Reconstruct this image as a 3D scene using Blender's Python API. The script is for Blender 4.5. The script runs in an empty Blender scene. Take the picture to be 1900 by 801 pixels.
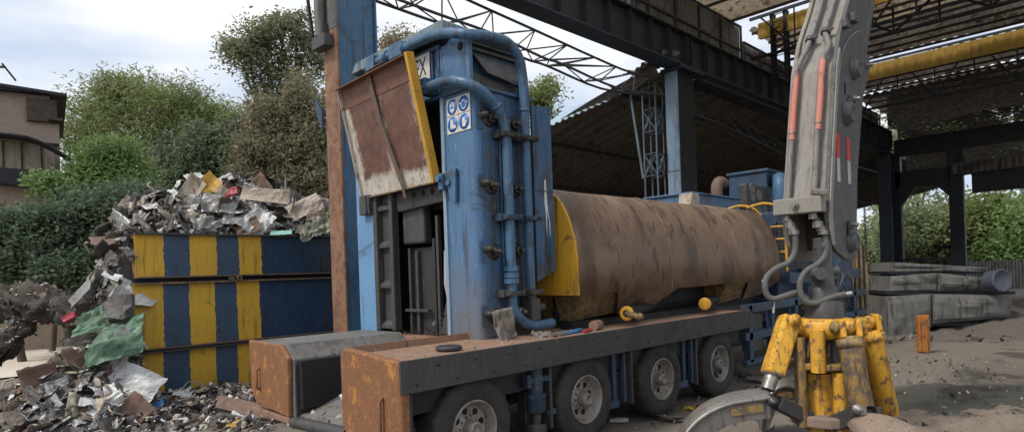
import bpy, math, random
import numpy as np
from mathutils import Vector, Matrix, noise

random.seed(7); RNG = np.random.default_rng(7)
R = math.radians
S = bpy.context.scene
COL = S.collection
PI = math.pi

# ------------------------------------------------------------------ frame
# world X runs along the shear and the hall (away to the right), Y across it (away to the left)
CA, SA = 0.7123, 0.7019
FPX, ROLL, CX, CY, HC = 1150.0, 0.035, 950.0, 507.0, 2.1
def W(x, y, z=0.0):                      # camera aligned metres (right, ahead, up) -> world
    return Vector((CA*x + SA*y, -SA*x + CA*y, z))
def at(px, py, depth):                   # a photo pixel at a known distance ahead -> world
    dx, dy = px-CX, CY-py
    u = dx*math.cos(ROLL)+dy*math.sin(ROLL); w = -dx*math.sin(ROLL)+dy*math.cos(ROLL)
    return W(u/FPX*depth, depth, HC + w/FPX*depth)

# ------------------------------------------------------------------ mesh builder
class MB:
    def __init__(self): self.v=[]; self.f=[]; self.s=[]
    def add(self, vs, fs, smooth=False):
        o=len(self.v); self.v += [tuple(p) for p in vs]
        for f in fs: self.f.append(tuple(i+o for i in f)); self.s.append(smooth)
        return self
    def box(self,a0,a1,t0,t1,z0,z1):
        vs=[(a0,t0,z0),(a1,t0,z0),(a1,t1,z0),(a0,t1,z0),(a0,t0,z1),(a1,t0,z1),(a1,t1,z1),(a0,t1,z1)]
        return self.add(vs,[(0,3,2,1),(4,5,6,7),(0,1,5,4),(1,2,6,5),(2,3,7,6),(3,0,4,7)])
    def obox(self,c,x,y,z):              # centre and three half vectors
        c=Vector(c);x=Vector(x);y=Vector(y);z=Vector(z)
        vs=[c-x-y-z,c+x-y-z,c+x+y-z,c-x+y-z,c-x-y+z,c+x-y+z,c+x+y+z,c-x+y+z]
        fs=[(0,3,2,1),(4,5,6,7),(0,1,5,4),(1,2,6,5),(2,3,7,6),(3,0,4,7)]
        if x.cross(y).dot(z)<0: fs=[f[::-1] for f in fs]
        return self.add(vs,fs)
    def bar(self,p,q,w,h,up=(0,0,1)):
        p=Vector(p);q=Vector(q);d=(q-p);L=d.length;d.normalize();u=Vector(up)
        if abs(d.dot(u))>.98: u=Vector((1,0,0))
        s=d.cross(u).normalized();u=s.cross(d)
        return self.obox((p+q)/2,d*L/2,s*w/2,u*h/2)
    def prism(self,pts,ext):             # polygon and its extrusion vector
        e=Vector(ext);n=len(pts);P=[Vector(p) for p in pts]
        vs=P+[p+e for p in P]
        nrm=Vector((0,0,0))
        for i in range(n): nrm+=P[i].cross(P[(i+1)%n])
        fl = nrm.dot(e)>0
        fs=[tuple(range(n)),tuple(range(2*n-1,n-1,-1))]
        fs+=[(i,i+n,(i+1)%n+n,(i+1)%n) for i in range(n)]
        if fl: fs=[f[::-1] for f in fs]
        return self.add(vs,fs)
    def tube(self,pts,r,n=10,smooth=True,rs=None,sub=0,closed=False):
        P=[Vector(p) for p in pts]
        if sub:
            Q=[];RR=[]
            for i in range(len(P)-1):
                p0=P[max(i-1,0)];p1=P[i];p2=P[i+1];p3=P[min(i+2,len(P)-1)]
                for k in range(sub):
                    t=k/sub
                    Q.append(.5*((2*p1)+(p2-p0)*t+(2*p0-5*p1+4*p2-p3)*t*t+(3*p1-p0-3*p2+p3)*t**3))
                    if rs: RR.append(rs[i]*(1-t)+rs[i+1]*t)
            Q.append(P[-1]); P=Q
            if rs: RR.append(rs[-1]); rs=RR
        m=len(P); o=len(self.v); prev=None
        vs=[]
        for i,p in enumerate(P):
            d=(P[min(i+1,m-1)]-P[max(i-1,0)])
            if d.length<1e-9: d=Vector((0,0,1))
            d.normalize()
            if prev is None:
                u=Vector((0,0,1)) if abs(d.z)<.9 else Vector((1,0,0))
                s=d.cross(u).normalized()
            else:
                s=(prev-d*prev.dot(d)).normalized()
            prev=s; b=d.cross(s)
            rr=rs[i] if rs else r
            for k in range(n):
                a=2*PI*k/n
                vs.append(p+(s*math.cos(a)+b*math.sin(a))*rr)
        fs=[]
        for i in range(m-1):
            for k in range(n):
                fs.append((i*n+k,i*n+(k+1)%n,(i+1)*n+(k+1)%n,(i+1)*n+k))
        self.add(vs,fs,smooth)
        self.add(vs[:n],[tuple(range(n-1,-1,-1))]); self.add(vs[-n:],[tuple(range(n))])
        return self
    def cyl(self,p,q,r,r2=None,n=18,smooth=True):
        return self.tube([p,q],r,n,smooth,rs=[r,r if r2 is None else r2])
    def lathe(self,c,d,prof,n=32,smooth=True,teeth=None):
        c=Vector(c);d=Vector(d).normalized();u=Vector((0,0,1)) if abs(d.z)<.9 else Vector((1,0,0))
        s=d.cross(u).normalized();b=d.cross(s);m=len(prof);vs=[]
        for j,(h,r) in enumerate(prof):
            for k in range(n):
                a=2*PI*k/n; rr=r
                if teeth and j in teeth and k%3==0: rr=r-.018
                vs.append(c+d*h+(s*math.cos(a)+b*math.sin(a))*rr)
        fs=[]
        for i in range(m-1):
            for k in range(n): fs.append((i*n+k,i*n+(k+1)%n,(i+1)*n+(k+1)%n,(i+1)*n+k))
        return self.add(vs,fs,smooth)
    def ball(self,c,r,n=12,sq=(1,1,1)):
        c=Vector(c);vs=[];m=n//2+1
        for i in range(m):
            th=PI*i/(m-1)
            for k in range(n):
                a=2*PI*k/n
                vs.append(c+Vector((math.sin(th)*math.cos(a)*r*sq[0],math.sin(th)*math.sin(a)*r*sq[1],math.cos(th)*r*sq[2])))
        fs=[(i*n+k,(i+1)*n+k,(i+1)*n+(k+1)%n,i*n+(k+1)%n) for i in range(m-1) for k in range(n)]
        return self.add(vs,fs,True)
    def build(self,name,mat,root=None,parent=None,bevel=0.0,loc=None):
        """root: the Empty whose place is the mesh origin; parent: the object to parent to (default root)"""
        o0=Vector(root.location) if root is not None else (Vector(loc) if loc is not None else Vector((0,0,0)))
        me=bpy.data.meshes.new(name)
        me.from_pydata([(v[0]-o0.x,v[1]-o0.y,v[2]-o0.z) for v in self.v],[],self.f)
        me.polygons.foreach_set('use_smooth',self.s); me.update()
        ob=bpy.data.objects.new(name,me); COL.objects.link(ob)
        me.materials.append(mat)
        if root is None: ob.location=o0
        else: ob.parent=parent or root
        if bevel:
            b=ob.modifiers.new('edge','BEVEL'); b.width=bevel; b.segments=2; b.limit_method='ANGLE'; b.angle_limit=R(50)
        return ob

def tag(o,label,cat,group=None,kind=None):
    o['label']=label; o['category']=cat
    if group: o['group']=group
    if kind: o['kind']=kind
    return o
def thing(name,label,cat,loc=(0,0,0),group=None,kind='thing'):
    o=bpy.data.objects.new(name,None); COL.objects.link(o); o.location=loc; o.empty_display_size=.2
    return tag(o,label,cat,group,kind)
def structure(o):
    o['kind']='structure'; return o

# ------------------------------------------------------------------ materials
class NT:
    def __init__(self,name):
        self.m=bpy.data.materials.new(name); self.m.use_nodes=True
        self.t=self.m.node_tree; self.n=self.t.nodes; self.l=self.t.links
        self.p=self.n['Principled BSDF']; self.out=self.n['Material Output']
        self.tc=self.n.new('ShaderNodeTexCoord')
    def lk(self,a,b): self.l.new(a,b)
    def mapped(self,scale=(1,1,1),src='Object'):
        mp=self.n.new('ShaderNodeMapping'); mp.inputs['Scale'].default_value=scale
        self.lk(self.tc.outputs[src],mp.inputs[0]); return mp.outputs[0]
    def noise(self,scale,vec=None,det=5,rough=.6,dist=0):
        t=self.n.new('ShaderNodeTexNoise'); t.inputs['Scale'].default_value=scale
        t.inputs['Detail'].default_value=det; t.inputs['Roughness'].default_value=rough; t.inputs['Distortion'].default_value=dist
        self.lk(vec or self.tc.outputs['Object'],t.inputs['Vector']); return t.outputs['Fac']
    def voro(self,scale,vec=None,feature='F1'):
        t=self.n.new('ShaderNodeTexVoronoi'); t.feature=feature; t.inputs['Scale'].default_value=scale
        self.lk(vec or self.tc.outputs['Object'],t.inputs['Vector']); return t.outputs['Distance']
    def ramp(self,fac,lo,hi,a=(0,0,0),b=(1,1,1)):
        r=self.n.new('ShaderNodeValToRGB'); e=r.color_ramp.elements
        e[0].position=lo;e[1].position=hi;e[0].color=(*a,1);e[1].color=(*b,1)
        self.lk(fac,r.inputs[0]); return r.outputs[0]
    def mix(self,fac,a,b,mode='MIX'):
        m=self.n.new('ShaderNodeMix'); m.data_type='RGBA'; m.blend_type=mode
        for s,v in ((0,fac),(6,a),(7,b)):
            if isinstance(v,(int,float)): m.inputs[s].default_value=v
            elif isinstance(v,tuple): m.inputs[s].default_value=(*v,1)
            else: self.lk(v,m.inputs[s])
        return m.outputs[2]
    def math(self,op,a,b=None):
        m=self.n.new('ShaderNodeMath'); m.operation=op
        for s,v in ((0,a),(1,b)):
            if v is None: continue
            if isinstance(v,(int,float)): m.inputs[s].default_value=v
            else: self.lk(v,m.inputs[s])
        return m.outputs[0]
    def sep(self,vec):
        s=self.n.new('ShaderNodeSeparateXYZ'); self.lk(vec,s.inputs[0]); return s.outputs
    def bump(self,h,strength=.3,dist=.02):
        b=self.n.new('ShaderNodeBump'); b.inputs['Strength'].default_value=strength; b.inputs['Distance'].default_value=dist
        self.lk(h,b.inputs['Height']); self.lk(b.outputs[0],self.p.inputs['Normal'])
    def col(self,c): self.lk(c,self.p.inputs['Base Color'])
    def rough(self,r):
        if isinstance(r,(int,float)): self.p.inputs['Roughness'].default_value=r
        else: self.lk(r,self.p.inputs['Roughness'])
    def metal(self,v): self.p.inputs['Metallic'].default_value=v
    def spec(self,v): self.p.inputs['Specular IOR Level'].default_value=v

RUST=(.15,.062,.03); RUST2=(.26,.115,.05); GRIME=(.035,.03,.027)
def worn(name,base,var=None,rust=.25,rustc=RUST,rustc2=RUST2,grime=.4,grimec=GRIME,rough=.55,metal=0.0,scale=1.0,streak=.4,scr=.3,bump=.25,scrc=(.5,.48,.45)):
    """painted or bare steel with faded patches, rust blooms, run-down streaks, scratches and grime"""
    k=NT(name)
    var=var or tuple(c*.72 for c in base)
    big=k.noise(1.1*scale,det=4); mid=k.noise(4.5*scale,det=8,rough=.68); fine=k.noise(38*scale,det=4,rough=.7)
    c=k.mix(k.ramp(big,.32,.68),base,var)
    c=k.mix(k.math('MULTIPLY',k.ramp(fine,.45,.7),.22),c,tuple(min(1,x*1.5+.02) for x in base))
    st=k.noise(3.0,k.mapped((3.2*scale,3.2*scale,.22*scale)),det=6,rough=.62)
    stk=k.noise(9.0,k.mapped((2.5*scale,2.5*scale,.16*scale)),det=5,rough=.7)
    g=k.math('MULTIPLY',k.ramp(st,.62-.2*grime,.74-.16*grime),min(1,.45+streak))
    c=k.mix(g,c,grimec)
    c=k.mix(k.math('MULTIPLY',k.ramp(stk,.54,.64),streak*.75),c,tuple(x*.4 for x in base))
    blot=k.noise(2.3*scale,det=7,rough=.62,dist=.6)
    c=k.mix(k.math('MULTIPLY',k.ramp(blot,.66-.2*grime,.70-.16*grime),.25+.6*grime),c,grimec)
    if rust>0:
        rc=k.mix(k.ramp(fine,.35,.65),rustc,rustc2)
        rm=k.ramp(k.math('ADD',k.math('MULTIPLY',mid,.72),k.math('MULTIPLY',fine,.28)),.655-.25*rust,.685-.25*rust)
        c=k.mix(rm,c,rc)
    if scr>0:
        s1=k.noise(5.0,k.mapped((9*scale,9*scale,1.1*scale)),det=7,rough=.75,dist=1.4)
        sm=k.math('MULTIPLY',k.ramp(s1,.60,.635),min(1,scr*1.4))
        c=k.mix(sm,c,scrc)
    k.col(c)
    k.rough(k.ramp(mid,.3,.75,(rough-.14,)*3,(min(1,rough+.25),)*3))
    k.metal(metal)
    k.bump(k.math('ADD',k.math('MULTIPLY',mid,.7),k.math('MULTIPLY',fine,.3)),bump,.012)
    return k.m
def plain(name,c,rough=.6,metal=0,var=.35,scale=6,bump=.2):
    k=NT(name); n=k.noise(scale,det=6); f=k.noise(scale*9,det=3)
    c1=k.mix(k.ramp(n,.3,.7),c,tuple(x*(1-var) for x in c)); c1=k.mix(k.math('MULTIPLY',k.ramp(f,.5,.75),.25),c1,tuple(min(1,x*1.5) for x in c))
    k.col(c1); k.rough(k.ramp(n,.3,.7,(max(.05,rough-.12),)*3,(min(1,rough+.15),)*3)); k.metal(metal); k.bump(f,bump,.006); return k.m

M={}
M['blue']=worn('blue_paint',(.072,.165,.30),(.06,.13,.235),rust=.13,grime=.42,rough=.42,streak=.45,scr=.4,rustc=(.06,.035,.025),rustc2=(.12,.06,.035))
M['blueside']=worn('shaded_grimy_blue_paint',(.035,.105,.21),(.045,.085,.14),rust=.20,grime=.62,rough=.36,streak=.7,scr=.3,rustc=(.05,.035,.03),rustc2=(.09,.06,.04))  # darker copy of the gantry blue: side shade put in, plus grime
def dusty(m,z0,z1,c=(.17,.135,.10)):
    t=m.node_tree;N_=t.nodes;p=N_['Principled BSDF']; src=p.inputs['Base Color'].links[0].from_socket
    tc_=N_.new('ShaderNodeTexCoord'); sx=N_.new('ShaderNodeSeparateXYZ'); t.links.new(tc_.outputs['Object'],sx.inputs[0]); n=N_.new('ShaderNodeTexNoise'); n.inputs['Scale'].default_value=4; n.inputs['Detail'].default_value=8; t.links.new(tc_.outputs['Object'],n.inputs[0])
    a=N_.new('ShaderNodeMath'); a.operation='MULTIPLY_ADD'; a.inputs[1].default_value=2.2; t.links.new(n.outputs[0],a.inputs[0]); t.links.new(sx.outputs[2],a.inputs[2])
    r=N_.new('ShaderNodeMapRange'); r.inputs[1].default_value=z0+1.1; r.inputs[2].default_value=z1+1.1; r.inputs[3].default_value=.75; r.inputs[4].default_value=0; t.links.new(a.outputs[0],r.inputs[0])
    mx=N_.new('ShaderNodeMix'); mx.data_type='RGBA'; mx.inputs[7].default_value=(*c,1); t.links.new(r.outputs[0],mx.inputs[0]); t.links.new(src,mx.inputs[6]); t.links.new(mx.outputs[2],p.inputs['Base Color'])
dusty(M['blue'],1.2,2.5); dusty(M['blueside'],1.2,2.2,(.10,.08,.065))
M['bluepipe']=worn('blue_pipe_paint',(.055,.14,.25),(.05,.11,.18),rust=.2,grime=.5,rough=.42,streak=.3,scale=2,rustc=(.08,.05,.035))
M['bluelight']=worn('pale_blue_paint',(.15,.30,.50),(.11,.24,.41),rust=.16,grime=.3,rough=.5)
M['bluedark']=worn('dark_blue_paint',(.022,.06,.115),(.02,.045,.085),rust=.15,grime=.5,rough=.5)
M['bluecol']=worn('blue_column_paint',(.052,.14,.25),(.045,.115,.20),rust=.22,grime=.35,rough=.5,rustc=(.09,.04,.03),rustc2=(.16,.07,.04))
M['colrust']=worn('weathered_flange',(.27,.16,.10),(.22,.115,.065),rust=.6,rustc=(.14,.06,.033),rustc2=(.23,.105,.055),grime=.2,rough=.75,scr=.55,scale=1.3,scrc=(.46,.42,.37))
M['bluegrey']=worn('grey_blue_column',(.24,.33,.42),(.20,.28,.36),rust=.1,grime=.3,rough=.55)
M['hood']=worn('hood_paint',(.20,.26,.30),(.15,.19,.21),rust=.25,grime=.5,rough=.6)
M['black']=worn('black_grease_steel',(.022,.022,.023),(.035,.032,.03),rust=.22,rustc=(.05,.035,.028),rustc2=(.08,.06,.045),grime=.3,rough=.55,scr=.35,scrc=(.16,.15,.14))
M['dark']=worn('dark_steel',(.045,.045,.047),(.06,.055,.05),rust=.25,rustc=(.08,.05,.035),rustc2=(.12,.08,.055),grime=.4,rough=.5,scr=.4,scrc=(.25,.24,.22))
M['steelgrey']=worn('dusty_grey_steel',(.17,.165,.155),(.12,.115,.105),rust=.2,grime=.35,rough=.6)
M['tank']=worn('dusty_brown_plate',(.165,.115,.082),(.20,.15,.112),rust=.35,rustc=(.10,.068,.05),rustc2=(.16,.10,.06),grime=.55,grimec=(.045,.036,.031),rough=.5,streak=.5,scr=.2,scrc=(.32,.26,.2))
M['yellow']=worn('yellow_paint',(.68,.36,.025),(.52,.27,.03),rust=.28,rustc=(.10,.07,.05),rustc2=(.20,.13,.07),grime=.35,rough=.45,scr=.3,scrc=(.12,.09,.06))
M['yellowstripe']=worn('yellow_stripe',(.70,.42,.03),(.62,.36,.04),rust=.12,rustc=(.12,.08,.05),rustc2=(.2,.12,.06),grime=.12,rough=.5,scr=.55,scrc=(.10,.07,.05))
M['bluestripe']=worn('blue_stripe',(.035,.075,.14),(.05,.085,.13),rust=.08,rustc=(.12,.05,.04),grime=.2,rough=.45,scr=.3,scrc=(.25,.27,.3))
M['bluedeep']=worn('blue_beam',(.014,.042,.105),(.02,.05,.09),rust=.1,rustc=(.07,.035,.03),grime=.4,rough=.4,scr=.15)
M['yellowgrap']=worn('grapple_yellow',(.72,.38,.03),(.58,.28,.03),rust=.42,rustc=(.085,.06,.045),rustc2=(.17,.11,.065),grime=.42,rough=.58,scale=2.6,scr=.6,scrc=(.10,.075,.05))
M['dirtyshadeyellow']=worn('scuffed_yellow',(.34,.20,.05),(.22,.15,.07),rust=.62,rustc=(.075,.06,.05),rustc2=(.15,.115,.085),grime=.5,rough=.6,scale=2.2,scr=.6,scrc=(.6,.38,.06))
M['endrust']=worn('rust_eaten_yellow',(.46,.20,.035),(.30,.12,.04),rust=.95,rustc=(.15,.062,.03),rustc2=(.27,.12,.05),grime=.3,rough=.75,scale=1.4,scr=.3,scrc=(.62,.4,.1),bump=.5)
M['deckrust']=worn('rust_deck',(.27,.145,.085),(.22,.15,.11),rust=.5,rustc=(.18,.09,.055),rustc2=(.33,.20,.13),grime=.25,rough=.85,scr=0,bump=.6)
M['traywhite']=worn('tray_paint',(.60,.56,.48),(.50,.45,.37),rust=.34,rustc=(.15,.075,.05),rustc2=(.26,.13,.085),grime=.4,grimec=(.12,.08,.055),rough=.6,scale=1.5,streak=.5)
M['trayrust']=worn('tray_rust',(.165,.075,.05),(.21,.10,.065),rust=.45,rustc=(.12,.05,.036),rustc2=(.22,.11,.075),grime=.3,rough=.6,scale=1.6,scr=.35,scrc=(.5,.45,.38))
M['arm']=worn('lit_dusty_grey_paint',(.27,.25,.22),(.22,.20,.17),rust=.12,rustc=(.16,.13,.1),grime=.3,grimec=(.13,.115,.1),rough=.7,scr=.35,scrc=(.4,.38,.34))  # lit copy of the arm paint: warm light put into the beige
M['armside']=worn('shaded_arm_side',(.058,.062,.062),(.085,.085,.08),rust=.22,rustc=(.09,.08,.07),rustc2=(.2,.17,.14),grime=.3,rough=.55,scr=.5,scrc=(.3,.29,.27))  # shaded copy of the arm paint: shade put into the dark grey
M['redtube']=worn('faded_red_tube',(.56,.17,.12),(.45,.19,.14),rust=.12,rustc=(.3,.2,.16),grime=.2,rough=.6,scale=2)
M['greytube']=worn('grey_tube',(.20,.19,.175),(.15,.14,.13),rust=.15,grime=.3,rough=.55,scale=2)
M['steel']=worn('bare_steel',(.33,.31,.28),(.22,.20,.18),rust=.3,rustc=(.14,.1,.07),rustc2=(.22,.17,.12),grime=.3,rough=.42,metal=.7,scale=2)
M['claw']=worn('claw_steel',(.24,.22,.20),(.17,.15,.135),rust=.4,rustc=(.15,.11,.08),rustc2=(.24,.18,.13),grime=.3,rough=.45,metal=.35,scale=2)
M['clawdirt']=worn('dirt_caked_claw',(.27,.20,.15),(.22,.165,.125),rust=.35,rustc=(.2,.14,.1),rustc2=(.33,.25,.19),grime=.2,rough=.95,scale=2,scr=.2,scrc=(.62,.4,.06),bump=.8)
M['rim']=worn('rim_steel',(.30,.275,.24),(.23,.205,.175),rust=.32,rustc=(.12,.09,.065),rustc2=(.2,.15,.11),grime=.4,rough=.5,metal=.3,scale=2.5)
M['hose']=plain('rubber_hose',(.115,.112,.105),.6,scale=12)
M['bolt']=worn('oily_bolt',(.075,.07,.065),(.05,.048,.045),rust=.3,grime=.4,rough=.35,metal=.6,scale=4)
M['belt']=worn('rubber_skirt',(.035,.035,.034),(.055,.052,.048),rust=.1,rustc=(.1,.09,.08),grime=.2,rough=.62,streak=.5,scr=.45,scrc=(.19,.185,.175))
M['white']=worn('scuffed_white_enamel',(.68,.66,.61),(.58,.56,.50),rust=.05,grime=.25,grimec=(.22,.19,.16),rough=.45,scale=4,scr=.4,scrc=(.25,.23,.21))
M['signblue']=plain('sign_blue',(.03,.15,.48),.4,var=.15)
M['letter']=plain('black_lettering',(.03,.03,.03),.5)
M['redmark']=plain('red_reflector',(.62,.035,.04),.35,var=.2,scale=10)
M['whitemark']=plain('white_reflector',(.52,.48,.46),.45,var=.35,scale=14)
M['hole']=plain('dark_void',(.008,.008,.008),.9)  # near-black surface colour standing in for the shade inside openings
M['girder']=worn('near_black_girder',(.020,.021,.025),(.03,.028,.026),rust=.25,rustc=(.035,.028,.022),rustc2=(.055,.045,.035),grime=.3,rough=.6,scr=.1,scrc=(.1,.1,.1))  # near-black steel tone all over, with dark brown blotches
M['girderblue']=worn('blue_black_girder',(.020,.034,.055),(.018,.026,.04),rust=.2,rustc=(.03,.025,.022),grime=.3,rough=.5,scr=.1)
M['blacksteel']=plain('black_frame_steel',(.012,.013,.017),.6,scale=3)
M['truss']=worn('truss_steel',(.045,.05,.055),(.06,.055,.05),rust=.3,grime=.3,rough=.6,scr=0)
M['cladding']=worn('cladding_sheet',(.20,.195,.175),(.15,.145,.13),rust=.2,rustc=(.12,.1,.08),rustc2=(.16,.13,.1),grime=.45,grimec=(.07,.065,.055),rough=.7,scale=.7,scr=.1)
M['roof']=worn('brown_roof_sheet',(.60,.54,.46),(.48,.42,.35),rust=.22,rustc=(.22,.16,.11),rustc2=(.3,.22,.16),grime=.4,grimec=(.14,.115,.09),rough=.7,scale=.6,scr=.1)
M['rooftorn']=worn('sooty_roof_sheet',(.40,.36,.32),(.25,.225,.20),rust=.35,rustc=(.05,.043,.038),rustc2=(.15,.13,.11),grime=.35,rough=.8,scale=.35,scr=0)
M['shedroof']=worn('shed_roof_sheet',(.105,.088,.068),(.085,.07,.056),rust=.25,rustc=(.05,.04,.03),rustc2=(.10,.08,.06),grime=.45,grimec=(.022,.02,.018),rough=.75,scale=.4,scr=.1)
M['paleroof']=worn('pale_blue_sheet',(.42,.52,.60),(.34,.44,.52),rust=.1,grime=.2,rough=.5,scr=.1)
M['trailergrey']=worn('dull_grey_sheet',(.155,.15,.138),(.095,.092,.086),rust=.3,rustc=(.05,.047,.043),rustc2=(.17,.155,.13),grime=.45,grimec=(.03,.028,.026),rough=.75,scale=.9,scr=.15)
M['concrete']=worn('grey_concrete',(.20,.195,.18),(.14,.135,.125),rust=.3,rustc=(.07,.066,.06),rustc2=(.25,.235,.21),grime=.5,grimec=(.04,.038,.035),rough=.9,scale=1.2,scr=.1)
M['orange']=worn('orange_paint',(.46,.16,.015),(.36,.12,.02),rust=.3,grime=.55,rough=.5,scale=1.5)
M['bark']=plain('bark',(.10,.075,.055),.95,var=.5,scale=5,bump=.8)
M['scrapgreen']=worn('green_panel',(.105,.19,.115),(.075,.145,.09),rust=.2,rustc=(.06,.06,.045),grime=.3,rough=.5,scale=1.5)
M['scrapwhite']=worn('white_panel',(.62,.62,.60),(.50,.49,.47),rust=.14,rustc=(.22,.16,.11),grime=.3,grimec=(.2,.18,.16),rough=.45,scale=2)
M['scrapgrey']=worn('grey_panel',(.33,.325,.31),(.24,.235,.225),rust=.28,rustc=(.15,.11,.08),rustc2=(.26,.19,.13),grime=.4,grimec=(.08,.075,.07),rough=.45,metal=.35,scale=2)
M['scrapbeige']=worn('beige_panel',(.42,.36,.28),(.34,.28,.215),rust=.3,rustc=(.2,.13,.09),grime=.4,grimec=(.12,.1,.08),rough=.6,scale=2)
M['scrapdark']=worn('charred_panel',(.07,.067,.064),(.1,.09,.082),rust=.35,rustc=(.09,.06,.045),rustc2=(.15,.1,.07),grime=.4,rough=.6,scale=2)
M['scraprust']=worn('rusty_panel',(.17,.105,.075),(.13,.08,.06),rust=.4,rustc=(.12,.06,.04),rustc2=(.24,.13,.08),grime=.3,rough=.75,scale=2)
M['scrapolive']=worn('olive_panel',(.23,.23,.165),(.19,.185,.135),rust=.2,grime=.3,rough=.45,scale=2)
M['scrapred']=plain('red_plastic',(.42,.03,.05),.4,scale=8)
M['scrapyellow']=worn('yellow_scrap',(.58,.34,.04),(.45,.27,.05),rust=.35,grime=.3,rough=.6,scale=2)
M['teal']=plain('teal_plastic',(.22,.52,.45),.4)
M['rag']=plain('dusty_rag',(.20,.18,.155),.95,var=.4,scale=14,bump=.6)
M['bluetool']=plain('blue_tool',(.06,.2,.42),.4)
M['bluebin']=plain('blue_plastic',(.02,.06,.36),.45)
M['barrel']=worn('blue_grey_drum',(.085,.105,.13),(.065,.08,.10),rust=.2,grime=.3,rough=.5)

def translucent(m,f):
    t=m.node_tree;p=t.nodes['Principled BSDF'];o=t.nodes['Material Output']; tl=t.nodes.new('ShaderNodeBsdfTranslucent'); mx=t.nodes.new('ShaderNodeMixShader'); mx.inputs[0].default_value=f
    t.links.new(p.inputs['Base Color'].links[0].from_socket,tl.inputs[0]); t.links.new(p.outputs[0],mx.inputs[1]); t.links.new(tl.outputs[0],mx.inputs[2]); t.links.new(mx.outputs[0],o.inputs[0])
translucent(M['roof'],.65); translucent(M['rooftorn'],.65)
def tank_mat():
    k=NT('brown_chamber_plate'); big=k.noise(.55,det=5); mid=k.noise(2.4,det=8,rough=.65,dist=.4); f=k.noise(34,det=4,rough=.7)
    c=k.mix(k.ramp(big,.36,.64),(.235,.148,.092),(.165,.11,.075)); c=k.mix(k.math('MULTIPLY',k.ramp(mid,.42,.62),.65),c,(.265,.18,.12))
    c=k.mix(k.math('MULTIPLY',k.ramp(f,.5,.66),.3),c,(.26,.20,.155))
    x=k.sep(k.tc.outputs['Object'])
    b=k.noise(1.1,k.mapped((1.0,.6,.55)),det=9,rough=.72,dist=.3); c=k.mix(k.math('MULTIPLY',k.ramp(b,.47,.58),.75),c,(.07,.05,.037))
    dr=k.noise(4.4,k.mapped((2.2,1,.55)),det=4,rough=.55); c=k.mix(k.math('MULTIPLY',k.ramp(dr,.60,.635),.75),c,(.05,.038,.03))
    b2=k.noise(1.7,k.mapped((1.4,1,.6)),det=7,rough=.7); c=k.mix(k.math('MULTIPLY',k.ramp(b2,.60,.64),.6),c,(.19,.085,.035))
    k.col(c); k.rough(k.ramp(mid,.35,.7,(.42,)*3,(.68,)*3)); k.bump(k.math('ADD',mid,k.math('MULTIPLY',f,.3)),.22,.02); return k.m
M['tank']=tank_mat()

def tyre_mat():
    k=NT('tyre_rubber'); n=k.noise(5,det=6); f=k.noise(45,det=3)
    c=k.mix(k.ramp(n,.35,.7),(.016,.016,.016),(.045,.042,.039)); c=k.mix(k.math('MULTIPLY',k.ramp(f,.5,.7),.3),c,(.085,.078,.07))
    k.col(c); k.rough(.8); k.bump(f,.3,.006); return k.m
M['tyre']=tyre_mat()
def tray_mat():
    k=NT('tray_worn_enamel'); n=k.noise(3.5,det=8,rough=.7); f=k.noise(30,det=5,rough=.7); st=k.noise(5,k.mapped((6,6,.5)),det=6,rough=.7); s2=k.noise(7,k.mapped((9,9,.9)),det=6,rough=.75,dist=1)
    x=k.sep(k.tc.outputs['Object'])
    def box(c0,hw,z0,hh):
        a=k.math('DIVIDE',k.math('ABSOLUTE',k.math('SUBTRACT',x[1],c0)),hw); b=k.math('DIVIDE',k.math('ABSOLUTE',k.math('SUBTRACT',x[2],z0)),hh)
        return k.math('MAXIMUM',k.math('POWER',a,1.5),k.math('POWER',b,2.2))
    d=k.math('MINIMUM',box(1.04,.40,4.08,.58),box(.30,.39,4.08,.60))
    d=k.math('ADD',d,k.math('MULTIPLY',k.math('SUBTRACT',n,.5),1.3)); d=k.math('ADD',d,k.math('MULTIPLY',k.math('SUBTRACT',st,.5),1.1))
    w_=k.mix(k.ramp(n,.4,.65),(.60,.57,.49),(.46,.42,.34)); w_=k.mix(k.math('MULTIPLY',k.ramp(st,.52,.62),.75),w_,(.20,.12,.07)); w_=k.mix(k.ramp(f,.60,.66),w_,(.17,.10,.065))
    ru=k.mix(k.ramp(n,.38,.62),(.115,.05,.034),(.20,.095,.06)); ru=k.mix(k.math('MULTIPLY',k.ramp(st,.54,.64),.6),ru,(.075,.036,.027)); ru=k.mix(k.math('MULTIPLY',k.ramp(s2,.60,.64),.7),ru,(.46,.40,.33))
    c=k.mix(k.ramp(d,.92,.70),w_,ru) if False else k.mix(k.ramp(d,.74,1.06),ru,w_)
    k.col(c); k.rough(k.ramp(d,.7,1.0,(.55,)*3,(.5,)*3)); k.bump(k.math('ADD',n,k.math('MULTIPLY',f,.4)),.3,.01); return k.m
M['tray']=tray_mat()

def fascia_mat():
    k=NT('yellow_fascia'); n=k.noise(1.6,det=6); st=k.noise(4,k.mapped((2,2,.3)),det=5)
    c=k.mix(k.ramp(n,.3,.7),(.62,.38,.07),(.47,.28,.06)); c=k.mix(k.math('MULTIPLY',k.ramp(st,.5,.7),.5),c,(.2,.12,.04)); k.col(c); k.rough(.6)
    tl=k.n.new('ShaderNodeBsdfTranslucent'); k.lk(c,tl.inputs[0]); mx=k.n.new('ShaderNodeMixShader'); mx.inputs[0].default_value=.5
    k.lk(k.p.outputs[0],mx.inputs[1]); k.lk(tl.outputs[0],mx.inputs[2]); k.lk(mx.outputs[0],k.out.inputs[0]); return k.m
M['fascia']=fascia_mat()

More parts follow.
